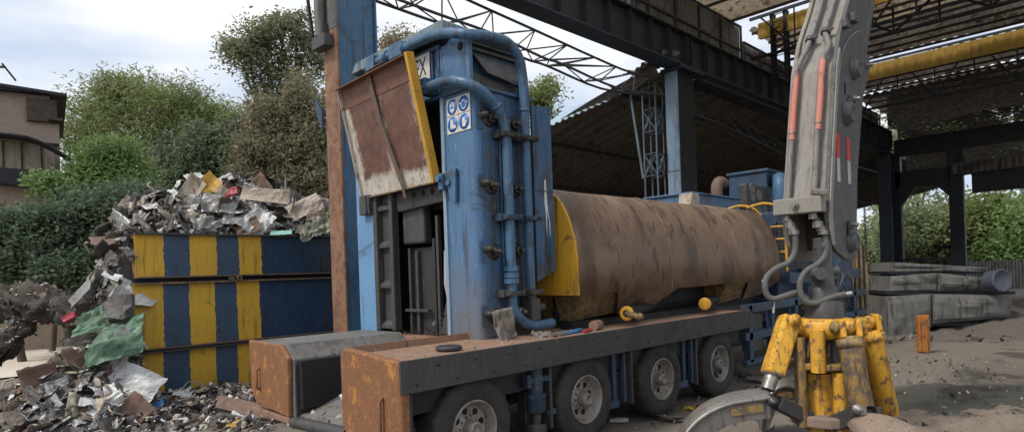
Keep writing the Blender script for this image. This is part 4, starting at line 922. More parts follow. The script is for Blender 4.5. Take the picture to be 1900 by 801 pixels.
for a0 in (7.66,8.03):
    r0=ap(MB().box(a0,a0+.105,2.412,2.4185,3.30,3.58),'reflector','redmark')
    ap(MB().box(a0+.002,a0+.103,2.412,2.4185,3.02,3.297),'reflector_lower','whitemark',0,r0)
# steel tubes running down the front plate
def fpt(z,t,off):                      # a point off the front plate at height z
    for (a1,z1),(a2,z2) in zip(front[2:],front[3:]):
        if z1<=z<=z2: f=(z-z1)/(z2-z1); return Vector((a1+(a2-a1)*f-off,t,z))
    return Vector((front[2][0]-off,t,z))
for lo,hi in (([(2.80,2.86),(3.05,2.86),(3.9,2.86),(4.35,2.85)],[(4.5,2.83),(4.68,2.77),(4.85,2.75),(5.3,2.75),(6.2,2.75),(7.3,2.75)]),
              ([(2.80,2.58),(3.1,2.57),(3.9,2.575),(4.45,2.56)],[(4.62,2.52),(4.75,2.55),(4.9,2.60),(5.3,2.60),(6.2,2.60),(7.3,2.60)])):
    z0,t0=lo[-1]
    tb=ap(MB().tube([fpt(z,t,.035) for z,t in lo]+[fpt(z,t,.045) for z,t in hi],.034,12,sub=4),'hydraulic_tube','greytube')
    zz=[3.55,3.9,4.2,4.42] if t0>2.7 else [3.62,4.0,4.3,4.5]
    tt=t0
    ap(MB().tube([fpt(z,tt+(.006 if z<4 else 0),.038) for z in zz],.0362,12,sub=4),'red_sleeve','redtube',0,tb)
    ap(MB().lathe(fpt(zz[0]+.07,tt+.005,.036),(.24,0,1),[(0,.036),(0,.042),(.02,.042),(.02,.036)],14),'band','steel',0,tb)
    zc=4.80 if t0>2.7 else 4.86; tcn=2.75 if t0>2.7 else 2.585
    ap(MB().lathe(fpt(zc,tcn,.045),(.5,0,.85),[(-.03,.04),(-.03,.055),(.03,.055),(.03,.04)],16).bar(fpt(zc,tcn+.03,.06),fpt(zc+.02,tcn-.09,.06),.03,.03),'tube_clamp','dark',.004,tb)
# hose bracket across the bottom of the front plate
br_=ap(MB().box(7.19,7.36,2.44,2.97,2.66,2.84),'hose_bracket','arm',.012)
ap(MB().lathe((7.19,2.72,2.75),(-1,0,0),[(0,.05),(.015,.05),(.015,.028),(.06,.026),(.06,0)],8,False),'bolt','steel',0,br_)
ap(MB().obox((7.24,2.47,2.88),(.06,.02,.01),(.02,.1,.02),(0,0,.035)),'rag','rag',.02,br_)
for h,(p0,pts) in enumerate((((7.27,2.85),[(1474,430),(1475,466),(1462,487),(1441,497),(1424,512),(1419,530),(1424,548),(1437,554),(1455,549),(1482,542),(1497,556)]),
                           ((7.27,2.57),[(1530,430),(1532,468),(1519,488),(1497,502),(1485,522),(1486,546),(1498,560),(1517,561),(1540,552),(1568,545)]))):
    base=[Vector((p0[0],p0[1],2.66))]
    dep=7.05 if h==0 else 6.95
    P=[at(x,y,dep-.012*k) for k,(x,y) in enumerate(pts)]
    hs=ap(MB().tube([base[0],base[0]*.5+P[0]*.5]+P,.034,12,sub=5),'rubber_hose','hose')
    d=(P[0]-base[0]); 
    fm=MB()
    for f,rr,ln in ((.05,.045,.06),(.45,.058,.07),(.72,.052,.05),(.9,.06,.05)):
        q=base[0]+d*f; fm.lathe(q,(0,0,-1),[(0,.03),(0,rr),(ln,rr),(ln,.03)],8,False)
    ap(fm,'hose_fitting','steel',0,hs)
q=at(1424,512,7.0); ap(MB().tube([q+Vector((0,0,.02)),q+W(-.06,.0,-.06)],.012,6).tube([at(1568,545,6.85),at(1580,543,6.85)],.02,8).tube([at(1437,554,7),at(1435,580,7)],.012,6),'hose_end_tie','whitemark')

# ================================================================== GRAPPLE (hangs from the arm)
gc=at(1530,590,7.0)
GR=thing('grapple','yellow hydraulic orange peel grapple standing open on the ground under the arm','grapple',(gc.x,gc.y,0))
def g_(mb,name,mat,bevel=0,parent=None): return mb.build(name,M[mat],GR,parent,bevel)
up=Vector((0,0,1)); cr=Vector((CA,-SA,0)); cf=Vector((SA,CA,0))
zc=lambda z: Vector((gc.x,gc.y,z))
ro=g_(MB().lathe(zc(1.46),up,[(0,.20),(.20,.20),(.22,.17),(.25,.155),(.36,.15),(.38,.12),(.55,.11)],32),'rotator','dark')
g_(MB().obox(zc(2.10),cr*.075,cf*.07,up*.28).cyl(zc(2.0)-cr*.16,zc(2.0)+cr*.16,.06).ball(zc(2.28),.09,14),'link','armside',.01,ro)
g_(MB().cyl(zc(1.98)-cr*.13-cf*.1,zc(1.98)-cr*.13-cf*.22,.07,n=20),'link_pin','armside',0,ro)
hub=g_(MB().lathe(zc(1.25),up,[(0,.22),(.03,.31),(.10,.34),(.17,.33),(.215,.30),(.23,.22),(.23,.12)],36),'hub','yellowgrap')
# cylinder set: hinge pixel/depth, foot pixel/depth
def cyl_set(h,f,dirn,kind):
    H=at(*h);F=at(*f);d=(F-H).normalized(); L=(F-H).length
    side=d.cross(cf).normalized()
    side=side if side.dot(cr)>0 else -side
    nrm=side.cross(d).normalized()
    # arm of the hub
    b=H-zc(H.z); b.z=0; b.normalize()
    g_(MB().bar(zc(1.36)+b*.2,H-b*.02,.13,.12).bar(zc(1.30)+b*.2,H-b*.06-up*.05,.10,.1),'hub_arm','yellowgrap',.02,hub)
    if kind=='box':
        c=g_(MB().obox(H+d*L*.36,side*.105,nrm*.10,d*(L*.36+.06)),'cylinder','yellowgrap',.035)
        g_(MB().cyl(H+d*L*.7,F,.075,n=20).lathe(H+d*L*.74,d,[(0,.10),(.05,.10),(.05,.07)],20),'rod','steel',0,c)
        g_(MB().cyl(H-nrm*.13,H+nrm*.13,.055,n=20).lathe(H-nrm*.13,-nrm,[(0,.07),(.02,.07),(.02,.03),(.03,.03),(.03,0)],20),'hinge_pin','yellowgrap',0,c)
    else:
        c=g_(MB().tube([H+d*.10,H+d*.16,H+d*.18,H+d*(L-.10),H+d*(L-.09),H+d*(L-.05)],.11,24,rs=[.09,.125,.12,.118,.112,.10]),'cylinder',kind)
        g_(MB().lathe(H+d*.13,d,[(0,.11),(0,.135),(.05,.138),(.09,.135),(.09,.115)],28),'collar',kind,0,c)
        g_(MB().cyl(F-d*.12,F+d*.05,.06,n=16),'rod','steel',0,c)
        m=MB()
        for s in (-1,1): m.obox(H+side*s*.085+d*.02,side*.028,nrm*.075,d*.10)
        g_(m,'clevis','yellowgrap',.02,c)
        g_(MB().cyl(H-side*.15,H+side*.15,.05,n=18).lathe(H-side*.15,-side,[(0,.07),(.02,.065),(.02,.03),(.04,.03),(.04,0)],18),'hinge_pin','dirtyshadeyellow',0,c)
        g_(MB().ball(H,.075,16),'eye','yellowgrap',0,c)
cyl_set((1463,597,6.92),(1424,722,6.72),0,'box')
cyl_set((1574,606,6.62),(1597,762,6.45),0,'dirtyshadeyellow')
cyl_set((1611,597,7.2),(1650,778,7.2),0,'yellowgrap')
cyl_set((1528,597,7.42),(1500,760,7.75),0,'dirtyshadeyellow')
# centre cage
def post(px,d_,y0,y1,r,mat,name='post'):
    a=at(px,y0,d_); b=at(px+4,y1,d_); return g_(MB().cyl(a,Vector((a.x,a.y,b.z)),r,n=20),name,mat)
post(1516,6.70,612,690,.075,'yellowgrap'); post(1520,7.0,690,795,.165,'yellowgrap','cylinder_barrel')
post(1483,6.85,625,790,.062,'dirtyshadeyellow'); post(1558,6.72,690,800,.075,'yellowgrap'); post(1503,7.25,690,790,.06,'dirtyshadeyellow'); post(1550,7.25,620,790,.06,'dirtyshadeyellow')
pts=[]
for k in range(20):
    an=2*PI*k/20; q=zc(.93)+cr*math.cos(an)*.37+cf*math.sin(an)*.36-cr*.03; pts.append(q)
g_(MB().prism(pts,(0,0,.07)),'cage_plate','dirtyshadeyellow',.015)
g_(MB().prism([Vector((q.x,q.y,.30))*1.0 for q in pts],(0,0,.12)),'base_plate','clawdirt',.02)
for k,(x0,y0,x1,y1) in enumerate(((1478,605,1512,672),(1552,600,1545,665),(1498,615,1505,668))):
    g_(MB().tube([at(x0,y0,6.95),at(x0-6,(y0+y1)/2+10,6.88),at((x0+x1)/2,y1+8,6.86),at(x1,y1-6,6.9),at(x1+4,y0+20,6.95)],.024,10,sub=4),'hydraulic_hose','hose')
g_(MB().box(0,0,0,0,0,0),'void','hole') if False else None
# claws
def claw(name_mat,cen,wd,thick,lab=None,rim='claw'):
    """cen: centre line points (world), wd: half widths; shell bowed across its width"""
    P=[Vector(p) for p in cen]; Q=[];Wd=[]
    for i in range(len(P)-1):
        for k in range(5):
            t=k/5; p0=P[max(i-1,0)];p1=P[i];p2=P[i+1];p3=P[min(i+2,len(P)-1)]
            Q.append(.5*((2*p1)+(p2-p0)*t+(2*p0-5*p1+4*p2-p3)*t*t+(3*p1-p0-3*p2+p3)*t**3)); Wd.append(wd[i]*(1-t)+wd[i+1]*t)
    Q.append(P[-1]);Wd.append(wd[-1]); n=len(Q); m=9; vs=[];e0=[];e1=[]
    pl=(P[-1]-P[0]); pl.z=0; side=pl.cross(up).normalized()
    for i in range(n):
        d=(Q[min(i+1,n-1)]-Q[max(i-1,0)]).normalized(); nn=side.cross(d).normalized()
        if nn.z<0: nn=-nn
        for j in range(m):
            s=j/(m-1)*2-1; p=Q[i]+side*s*Wd[i]-nn*(s*s)*Wd[i]*.55
            vs.append(p)
            if j==0:e0.append(p)
            if j==m-1:e1.append(p)
    fs=[(i*m+j,i*m+j+1,(i+1)*m+j+1,(i+1)*m+j) for i in range(n-1) for j in range(m-1)]
    c=g_(MB().add(vs,fs,True),'claw',name_mat); mo=c.modifiers.new('thickness','SOLIDIFY'); mo.thickness=thick; mo.offset=0
    rm_=MB().tube(e0,.022,8).tube(e1,.022,8); g_(rm_,'claw_rim',rim,0,c)
    H=Q[0]; g_(MB().cyl(H-side*.16,H+side*.16,.05,n=16).obox(H-side*.11+up*-.02,side*.025,(Q[2]-H).normalized()*.10,up*.1).obox(H+side*.11+up*-.02,side*.025,(Q[2]-H).normalized()*.10,up*.1),'claw_hinge','dark',.01,c)
    return c
def arched_claw(outer,inner,dn,df,mat):
    '''claw seen from the side: a curved back plate between two arched webs'''
    wn=[at(x,y,dn) for x,y in outer]; wi=[at(x,y,dn) for x,y in inner]; off=cf*(df-dn)+cr*(df-dn)*.25
    def cm(P,k=4):
        Q=[]
        for i in range(len(P)-1):
            for j in range(k):
                t=j/k;p0=P[max(i-1,0)];p1=P[i];p2=P[i+1];p3=P[min(i+2,len(P)-1)]
                Q.append(.5*((2*p1)+(p2-p0)*t+(2*p0-5*p1+4*p2-p3)*t*t+(3*p1-p0-3*p2+p3)*t**3))
        return Q+[P[-1]]
    O=cm(wn);I=cm(wi)[::-1]; n=len(O); m=7; vs=[]
    for p in O:
        for j in range(m):
            q=j/(m-1); vs.append(p+off*q+up*.05*math.sin(q*PI))
    sh=g_(MB().add(vs,[(i*m+j,i*m+j+1,(i+1)*m+j+1,(i+1)*m+j) for i in range(n-1) for j in range(m-1)],True),'claw',mat)
    mo=sh.modifiers.new('thickness','SOLIDIFY'); mo.thickness=.03; mo.offset=0
    ni=len(I)
    for e,d0 in ((0,.03),(1,-.03)):
        vv=[p+off*e+cf*d0 for p in O]+[p+off*e+cf*d0 for p in I]; 
        k=min(n,ni); mb=MB(); 
        A=O; B=I[::-1]
        vv=[]
        for i in range(k): vv+= [A[i]+off*e+cf*d0, B[i]+off*e+cf*d0]
        mb.add(vv,[(2*i,2*i+1,2*i+3,2*i+2) for i in range(k-1)])
        wb=g_(mb,'claw_web',mat,0,sh); mo=wb.modifiers.new('thickness','SOLIDIFY'); mo.thickness=.028
    g_(MB().tube(O,.026,10),'claw_rim','steel',0,sh); g_(MB().tube([p+off for p in O],.024,8),'claw_rim','steel',0,sh)
    g_(MB().cyl(O[0]-cf*.06-up*.03,O[0]+off+cf*.06-up*.03,.05,n=16).lathe(O[0]-cf*.06-up*.03,-cf,[(0,.06),(.03,.055),(.03,.03),(.05,.03),(.05,0)],14),'claw_pin','bolt',0,sh)
    g_(MB().prism([O[1]-up*.02-cf*.003,O[4]-up*.03-cf*.003,O[9]-up*.05-cf*.003,O[8]-up*.13-cf*.003,O[4]-up*.14-cf*.003,O[2]-up*.10-cf*.003],-cf*.002) if False else MB().bar(O[2]-up*.09,O[8]-up*.09,.02,.08),'paint_rest','dirtyshadeyellow',0,sh)
    return sh
arched_claw([(1430,738),(1395,742),(1355,749),(1318,764),(1288,786),(1266,815),(1252,850),(1246,892)],[(1430,775),(1402,779),(1372,783),(1345,792),(1322,808),(1302,834),(1285,862),(1268,895)],6.55,7.0,'claw')
claw('clawdirt',[at(1602,768,6.5),at(1640,775,6.2),at(1680,800,5.95),at(1705,850,5.75),at(1705,900,5.7)],[.16,.28,.34,.3,.08],.05,rim='clawdirt')
claw('clawdirt',[at(1652,785,7.2),at(1690,790,7.3),at(1725,815,7.4),at(1735,850,7.5)],[.14,.24,.24,.08],.05,rim='clawdirt')
arched_claw([(1478,722),(1458,716),(1440,722),(1425,740),(1415,770),(1412,795)],[(1478,745),(1462,740),(1450,746),(1440,760),(1432,780),(1425,797)],7.5,7.9,'claw')
g_(MB().bar(at(1440,745,6.8),at(1500,775,6.9),.16,.16).bar(at(1590,770,6.55),at(1550,785,6.8),.18,.18),'lower_link','dark',.02)
g_(MB().lathe(at(1588,757,6.42),-cf,[(0,.05),(.06,.05),(.06,.03),(.1,.03),(.1,0)],12),'bolt','steel')

# ================================================================== STRIPED BEAMS
def striped(lab,z0,z1,a0,edges,tq,end,flange=.10):
    g=thing('striped_beam',lab,'steel beam',(a0,12.6+tq,z0),'striped steel beams stacked as a scrap barrier')
    t=12.55+tq; col=['yellowstripe','bluestripe']; jag=[[(a0,t,z0+.03),(a0,t,z1-.03)]]
    for k,e in enumerate(edges):
        jag.append([(e+random.gauss(0,.007),t,z0+.03+(z1-z0-.06)*i/16) for i in range(17)])
    jag.append([(end,t,z0+.03),(end,t,z1-.03)])
    for k in range(len(jag)-1):
        nm,mt=('blue_panel','bluedeep') if k==len(jag)-2 else ('stripe_panel',col[k%2])
        MB().prism(jag[k]+jag[k+1][::-1],(0,.02,0)).build(nm,M[mt],g)
    MB().box(a0-.01,end,t-flange,t+.25,z1-.03,z1).build('top_flange',M['dark' if tq else 'dirtyshadeyellow'],g,bevel=.004)
    MB().box(a0-.01,end,t-flange,t+.25,z0,z0+.03).build('bottom_flange',M['scraprust'],g,bevel=.004)
    MB().box(a0,a0+.02,t+.02,t+.25,z0+.03,z1-.03).build('end_plate',M['dirtyshadeyellow'],g)
    return g
striped('bottom beam of the yellow and blue striped stack, half buried in litter',0.0,.93,2.78,[3.36,3.81,4.27,4.68,5.12],-.03,8.3)
striped('middle and tallest beam of the yellow and blue striped stack',.95,2.16,2.93,[3.40,3.845,4.30,4.72,5.17],.0,8.2)
g=striped('top beam of the yellow and blue striped stack, under the scrap heap',2.24,3.06,2.98,[3.44,3.89,4.37,4.79,5.24],.02,8.2)
MB().box(6.55,6.72,12.54,12.57,2.30,2.62).build('bolted_plate',M['dark'],g)
tag(MB().box(2.96,8.2,12.62,12.8,2.16,2.24).build('packing_timber',M['blacksteel']),'dark packing strip in the slot under the top striped beam','timber',None,'thing')
tag(MB().lathe((4.72,12.44,2.20),(0,-1,0),[(0,.05),(.08,.05),(.08,.028),(.0,.028)],14).box(4.55,4.66,12.46,12.5,2.17,2.23).build('lashing_ring',M['dirtyshadeyellow']),'small yellow lashing ring at the slot between striped beams','ring',None,'thing')

# ================================================================== SCRAP HEAP
CREST=[(-2,1.0),(1.2,1.6),(2.4,2.6),(3.0,3.35),(3.6,3.85),(4.2,4.05),(4.9,4.28),(5.4,4.42),(5.9,4.28),(6.6,4.08),(7.5,4.0),(9,3.7),(11,2.5)]
def lerpt(tab,x):
    if x<=tab[0][0]: return tab[0][1]
    for (x0,y0),(x1,y1) in zip(tab,tab[1:]):
        if x<=x1: return y0+(y1-y0)*(x-x0)/(x1-x0)
    return tab[-1][1]
def heapz(a,t):
    z=0
    if t>12.85 and a>2.3:
        c=lerpt(CREST,a)
        if t<14.2: z=3.0+(c-3.0)*min(1,(t-12.85)/1.3) if c>3 else c
        else: z=max(0,c-(t-14.2)*.75)
        if a>2.3 and a<3.0: z*= (a-2.3)/.7*.6+.4
    # spill to the left of the beams
    d=math.hypot((a-3.05),(t-13.1)*.85)
    if a<2.95 or t>12.8:
        s=3.35-2.15*d+.35*noise.noise(Vector((a*1.3,t*1.3,0)))
        z=max(z,s)
    d2=math.hypot(a-2.0,(t-11.9)); 
    if a<2.85: z=max(z,1.15-.85*d2)
    # ground litter in front of the beams
    d3=max(0,1-abs(t-11.6)/1.3)*max(0,1-abs(a-3.2)/2.6)
    z=max(z,.22*d3**.5+.05*noise.noise(Vector((a*2,t*2,3))) if d3>0 else 0)
    return max(z,-.05)
v=[];f=[];nx,ny=120,120
for j in range(ny):
    for i in range(nx):
        a=-.5+12.5*i/(nx-1); t=9.8+11*j/(ny-1); z=heapz(a,t)
        if z>.05: z+= .16*noise.fractal(Vector((a*2.2,t*2.2,1)),.7,2.2,5)
        if 2.75<a<8.4 and 12.3<t<12.95 : z=min(z,-.1) if t<12.85 else z
        v.append((a,t,z-.06))
f=[(j*nx+i,j*nx+i+1,(j+1)*nx+i+1,(j+1)*nx+i) for j in range(ny-1) for i in range(nx-1)]
o=MB().add(v,f,False).build('scrap_heap',M['scrapdark']); tag(o,'packed dark mass of fine shredded scrap under the loose sheets','scrap',None,'stuff')

def crumple(w_,h_,seed,n=9,m=7,amp=.5,folds=3):
    rr=random.Random(seed); L=[]
    for _ in range(folds):
        an=rr.uniform(0,PI); L.append((math.cos(an),math.sin(an),rr.uniform(-.3,.3),rr.uniform(.25,.8)*rr.choice((-1,1))))
    cut=[rr.uniform(-.12,.12) for _ in range(4)]
    vs=[]
    for j in range(m):
        for i in range(n):
            x=(i/(n-1)-.5)*w_;y=(j/(m-1)-.5)*h_
            x*=1+cut[0]*y/h_*2; y*=1+cut[1]*x/w_*2
            z=0
            for c,s,d,k in L:
                q=(x/w_*c+y/h_*s)-d; z+= max(0,q)*k*min(w_,h_)*1.1
            z+=amp*.16*min(w_,h_)*noise.noise(Vector((x/w_*3.5,y/h_*3.5,seed*1.7)))+amp*.09*min(w_,h_)*noise.noise(Vector((x/w_*9,y/h_*9,seed*2.7)))
            e=.04*noise.noise(Vector((i*.8,j*.8,seed)))
            vs.append((x+e*w_,y+e*h_,z))
    fs=[(j*n+i,j*n+i+1,(j+1)*n+i+1,(j+1)*n+i) for j in range(m-1) for i in range(n-1)]
    return vs,fs
def crumple_obj(name,mat,w_,h_,seed,th=.006,smooth=False,**k):
    vs,fs=crumple(w_,h_,seed,**k); o=MB().add(vs,fs,smooth).build(name,M[mat]); solid(o,th); return o
def place(o,loc,nrm,spin,sc=1.0,tilt=.5,rr=random):
    nrm=(Vector(nrm).normalized()+Vector((rr.uniform(-tilt,tilt),rr.uniform(-tilt,tilt),rr.uniform(-tilt,tilt)*.5))).normalized()
    q=nrm.to_track_quat('Z','Y'); e=(q.to_matrix()@Matrix.Rotation(spin,3,'Z')).to_euler()
    o.location=loc;o.rotation_euler=e;o.scale=(sc,)*3
GRP={'g':('crumpled_sheet','crumpled grey sheet metal lying in the scrap heap','sheet metal','crumpled grey sheets in the scrap heap'),
     'w':('crumpled_sheet','crumpled white painted sheet lying in the scrap heap','sheet metal','crumpled white sheets in the scrap heap'),
     'b':('torn_panel','torn beige panel lying in the scrap heap','panel','torn beige panels in the scrap heap'),
     'd':('charred_sheet','charred dark sheet lying in the scrap heap','sheet metal','charred sheets in the scrap heap'),
     'r':('rusty_sheet','rusty brown sheet lying in the scrap heap','sheet metal','rusty sheets in the scrap heap'),
     's':('bent_bar','thin bent bar sticking out of the scrap heap','bar','bent bars in the scrap heap')}
PRO={}
for k,mat,cnt in (('g','scrapgrey',9),('w','scrapwhite',7),('b','scrapbeige',5),('d','scrapdark',5),('r','scraprust',4)):
    PRO[k]=[('sheet',mat,random.uniform(.45,.95),random.uniform(.2,.5),random.randint(1,999)) for _ in range(cnt)]
PRO['s']=[('bar',m_,0,0,s_) for m_,s_ in (('scrapgrey',3),('scraprust',8),('scrapdark',12),('scrapbeige',15),('scrapgrey',22),('scraprust',27))]
made={}
def heap_piece(k,loc,nrm,spin,sc,tilt):
    nm,lab,cat,grp=GRP[k]; i=random.randrange(len(PRO[k])); key=(k,i)
    if key in made: o=made[key].copy(); COL.objects.link(o)
    else:
        ty,mat,w_,h_,sd=PRO[k][i]
        if ty=='sheet': o=crumple_obj(nm,mat,w_,h_,sd,smooth=sd%3>0,n=15,m=10,amp=1.1,folds=4)
        else:
            rr=random.Random(sd); o=MB().tube([(-.6,0,0),(-.3,rr.uniform(-.25,.25),.05),(.1,rr.uniform(-.3,.3),rr.uniform(0,.3)),(.4,rr.uniform(-.3,.3),rr.uniform(-.1,.4)),(.6,rr.uniform(-.3,.3),rr.uniform(-.1,.3))],rr.choice((.012,.018,.03)),6,sub=4).build(nm,M[mat])
        made[key]=o
    tag(o,lab,cat,grp,'thing'); place(o,loc,nrm,spin,sc,tilt)
def nrm_at(a,t,e=.25):
    return Vector((heapz(a-e,t)-heapz(a+e,t),heapz(a,t-e)-heapz(a,t+e),2*e))
cnt=0
while cnt<280:                                   # crown of the heap behind the beams
    a=random.uniform(2.3,9.0); t=random.uniform(12.95,14.8)
    z=heapz(a,t)
    if z<2.0: continue
    k=random.choices('gwbdrs',(36,18,13,14,8,11))[0]
    heap_piece(k,(a,t,z+random.uniform(0,.16)),nrm_at(a,t),random.uniform(0,6.3),random.uniform(.38,.9),.7); cnt+=1
cnt=0
while cnt<170:                                   # spill on the left
    a=random.uniform(.6,3.0); t=random.uniform(10.6,13.4)
    z=heapz(a,t)
    if z<.12 or (a>2.75 and t<12.6): continue
    k=random.choices('gwbdrs',(28,15,9,26,12,10))[0]
    heap_piece(k,(a,t,z+random.uniform(0,.1)),nrm_at(a,t),random.uniform(0,6.3),random.uniform(.28,.68),.6); cnt+=1
cnt=0
while cnt<90:                                   # along the foot of the beams
    a=random.uniform(1.6,4.6); t=random.uniform(9.3,12.3)
    if a>3.0 and 6.8<t<8.3: continue
    k=random.choices('gwbdrs',(30,26,14,10,10,10))[0]
    heap_piece(k,(a,t,max(heapz(a,t),0)+random.uniform(.03,.1)),(0,0,1),random.uniform(0,6.3),random.uniform(.25,.55),.45); cnt+=1
cnt=0
while cnt<70:                                   # strewn towards the left edge
    p=W(random.uniform(-10.5,-6.3),random.uniform(8.6,11.2)); 
    k=random.choices('gwbdrs',(26,18,14,26,10,8))[0]
    heap_piece(k,(p.x,p.y,max(heapz(p.x,p.y),0)+random.uniform(.03,.12)),(0,0,1),random.uniform(0,6.3),random.uniform(.28,.6),.5); cnt+=1
# fine litter: nobody could count it
mbs=MB()
def bit(c,s,rr):
    vs=[];n=rr.choice((3,4,5)); q=Vector((rr.gauss(0,1),rr.gauss(0,1),rr.gauss(0,1)+.8)).normalized(); x=q.orthogonal().normalized();y=q.cross(x); el=rr.uniform(.25,1)
    ring=[c+(x*math.cos(2*PI*i/n+.4)*s+y*math.sin(2*PI*i/n+.4)*s*el)*rr.uniform(.6,1.1) for i in range(n)]
    mbs.add(ring+[c+q*s*rr.uniform(.1,.35)],[(i,(i+1)%n,n) for i in range(n)]+[tuple(range(n-1,-1,-1))])
def litter(name,lab,mat,N,area,smin,smax,seed):
    global mbs
    mbs=MB(); rr=random.Random(seed); k=0
    while k<N:
        a=rr.uniform(*area[0]);t=rr.uniform(*area[1]); z=heapz(a,t)
        if 2.75<a<8.3 and 12.35<t<12.85: continue
        if a>3 and 4.5<t<8.4: continue
        if z<.02:
            if rr.random()<.6: continue
            z=0
        bit(Vector((a,t,z+rr.uniform(0,.08))),rr.uniform(smin,smax),rr); k+=1
    tag(mbs.build(name,M[mat]),lab,'litter',None,'stuff')
litter('pale_litter','fine pale shreds of sheet and paper scattered over the scrap heap','scrapwhite',2100,((-2.2,8.8),(8.6,15.5)),.03,.11,1)
litter('dark_litter','fine dark shreds scattered over the scrap heap','scrapdark',2800,((-2.2,8.8),(8.6,15.5)),.03,.14,2)
litter('rust_litter','fine rusty shreds scattered over the scrap heap','scraprust',900,((-2.2,8.8),(8.6,15.5)),.03,.12,3)
litter('beige_litter','fine beige shreds scattered over the scrap heap','scrapbeige',1300,((-2.2,8.8),(8.6,15.5)),.03,.11,4)
# pieces that stand out
def special(name,lab,cat,mat,px,py,dep,w_,h_,seed,nrm,spin,th=.008,**k):
    o=crumple_obj(name,mat,w_,h_,seed,th,**k); p=at(px,py,dep); n=W(*nrm); rr=random.Random(seed)
    place(o,p,n,spin,1,0.0,rr); return tag(o,lab,cat,None,'thing')
special('crumpled_sheet','big crumpled green painted panel on the left slope of the scrap heap','panel','scrapgreen',184,622,9.7,1.15,.9,5,(.15,-.95,.4),.2,folds=4,amp=.9,n=16,m=12)
special('crumpled_sheet','folded smaller green flap on top of the big green panel','panel','scrapgreen',170,598,9.55,.6,.35,9,(-.2,-.9,.5),.3,folds=3,amp=1.2,n=12,m=8)
special('white_sheet','large white sheet draped beside the bottom striped beam','sheet metal','scrapwhite',245,712,9.75,.85,.55,14,(.15,-.8,.6),-.5,folds=3,amp=.7,n=14,m=10)
special('white_strip','long white curled strip hanging off the edge of the middle striped beam','sheet metal','scrapwhite',222,668,9.9,1.0,.26,21,(-.3,-.9,.2),1.15,folds=3,amp=.8,n=14,m=6)
special('white_sheet','white crumpled sheet left of the middle striped beam','sheet metal','scrapwhite',234,535,10.9,.6,.55,31,(-.1,-.9,.5),.2,folds=4,amp=.9,n=12,m=10)
special('charred_slab','dark grey ridged slab jutting out left of the middle striped beam','slab','scrapdark',215,572,10.4,.85,.4,17,(-.2,-.6,.8),-.2,.05,folds=2,amp=.8,n=14,m=8)
special('grey_channel','light grey folded channel tipped on the left slope above the green panel','channel','scrapgrey',152,548,10.6,.55,.22,41,(-.6,-.5,.6),.9,folds=2,amp=.2)
special('white_block','white panel lying at the lower left corner beside the charred trunk','panel','scrapwhite',112,775,9.2,.5,.4,44,(.1,-.75,.7),.1,.06,folds=1,amp=.3)
special('beige_carton','crushed beige carton below the green panel','carton','scrapbeige',165,690,9.8,.62,.42,52,(.1,-.9,.4),.3,folds=3,amp=.9)
special('yellow_sheet','yellow painted panel leaning at the top of the scrap heap','panel','scrapyellow',384,350,13.0,.62,.36,61,(-.25,-.9,.35),.75,folds=1,amp=.3)
special('red_crate','crushed red plastic crate at the top of the scrap heap','crate','scrapred',424,354,12.9,.36,.17,62,(0,-.9,.3),.1,.05,folds=2,amp=.5)
special('pale_sheet','pale long sheet leaning left of the yellow panel on the heap','sheet metal','scrapbeige',352,366,12.9,.9,.35,63,(-.3,-.9,.3),1.0,folds=1,amp=.5)
special('grey_bonnet','rounded grey bonnet below the yellow panel on the heap','panel','scrapgrey',404,372,12.7,.65,.5,64,(0,-.95,.25),0,folds=2,amp=.7,n=14,m=10)
special('beige_roof_sheet','long beige sheet lying across the right of the heap top','sheet metal','scrapbeige',492,366,12.9,.95,.28,65,(.2,-.7,.7),-.18,folds=1,amp=.4)
special('beige_point','pointed beige sheet standing near the right end of the heap','sheet metal','scrapbeige',566,384,12.9,.7,.4,66,(.3,-.85,.4),.45,folds=2,amp=.5)
special('olive_bundle','crushed olive green bundle beside the blue column','sheet metal','scrapolive',585,410,12.9,.75,.65,67,(.1,-.9,.4),.3,folds=5,amp=1.5,n=16,m=14)
special('rust_box','rusty folded plate at the rim of the top striped beam','plate','scraprust',462,424,12.6,.5,.3,68,(-.2,-.8,.4),.5,folds=2,amp=.5)
special('teal_strip','teal plastic strip lying on the rim of the top striped beam','plastic strip','teal',522,432,12.45,.42,.09,69,(0,-.7,.7),.05,folds=1,amp=.5)
special('white_cone','white creased sheet standing in the middle of the heap','sheet metal','scrapwhite',478,408,12.6,.6,.5,70,(.3,-.9,.2),.9,folds=4,amp=1.0,n=12,m=10)
special('grey_wing','long grey wing of sheet metal at the left rim of the heap','sheet metal','scrapgrey',312,388,12.7,1.2,.5,71,(-.1,-.7,.7),.12,folds=2,amp=.8,n=14,m=10)
special('white_curl','white curled sheet low in the middle above the striped beam','sheet metal','scrapwhite',345,415,12.5,.85,.4,72,(.1,-.7,.7),-.2,folds=3,amp=1,n=14,m=10)
special('grey_curl','grey buckled sheet in the centre above the striped beam','sheet metal','scrapgrey',418,402,12.6,1.0,.4,73,(.1,-.8,.6),.1,folds=3,amp=1,n=14,m=10)
special('white_scrap','white crushed lump on the rim above the striped beam','sheet metal','scrapwhite',372,420,12.45,.42,.3,74,(.1,-.8,.6),.1,folds=5,amp=1.6,n=12,m=10)
special('red_canister','small red canister left of the green panel','canister','scrapred',127,588,10.3,.22,.09,75,(-.1,-.9,.4),.5,.06,folds=1,amp=.3)
special('blue_wrapper','crumpled blue and white wrapper beside the bottom striped beam','wrapper','bluetool',288,749,9.7,.24,.14,76,(.1,-.8,.6),.4,folds=4,amp=1.4)
special('yellow_board','pale yellow board on the ground by the striped beams','board','scrapyellow',422,790,9.15,.42,.16,77,(0,-.5,.9),.45,.03,folds=1,amp=.1)
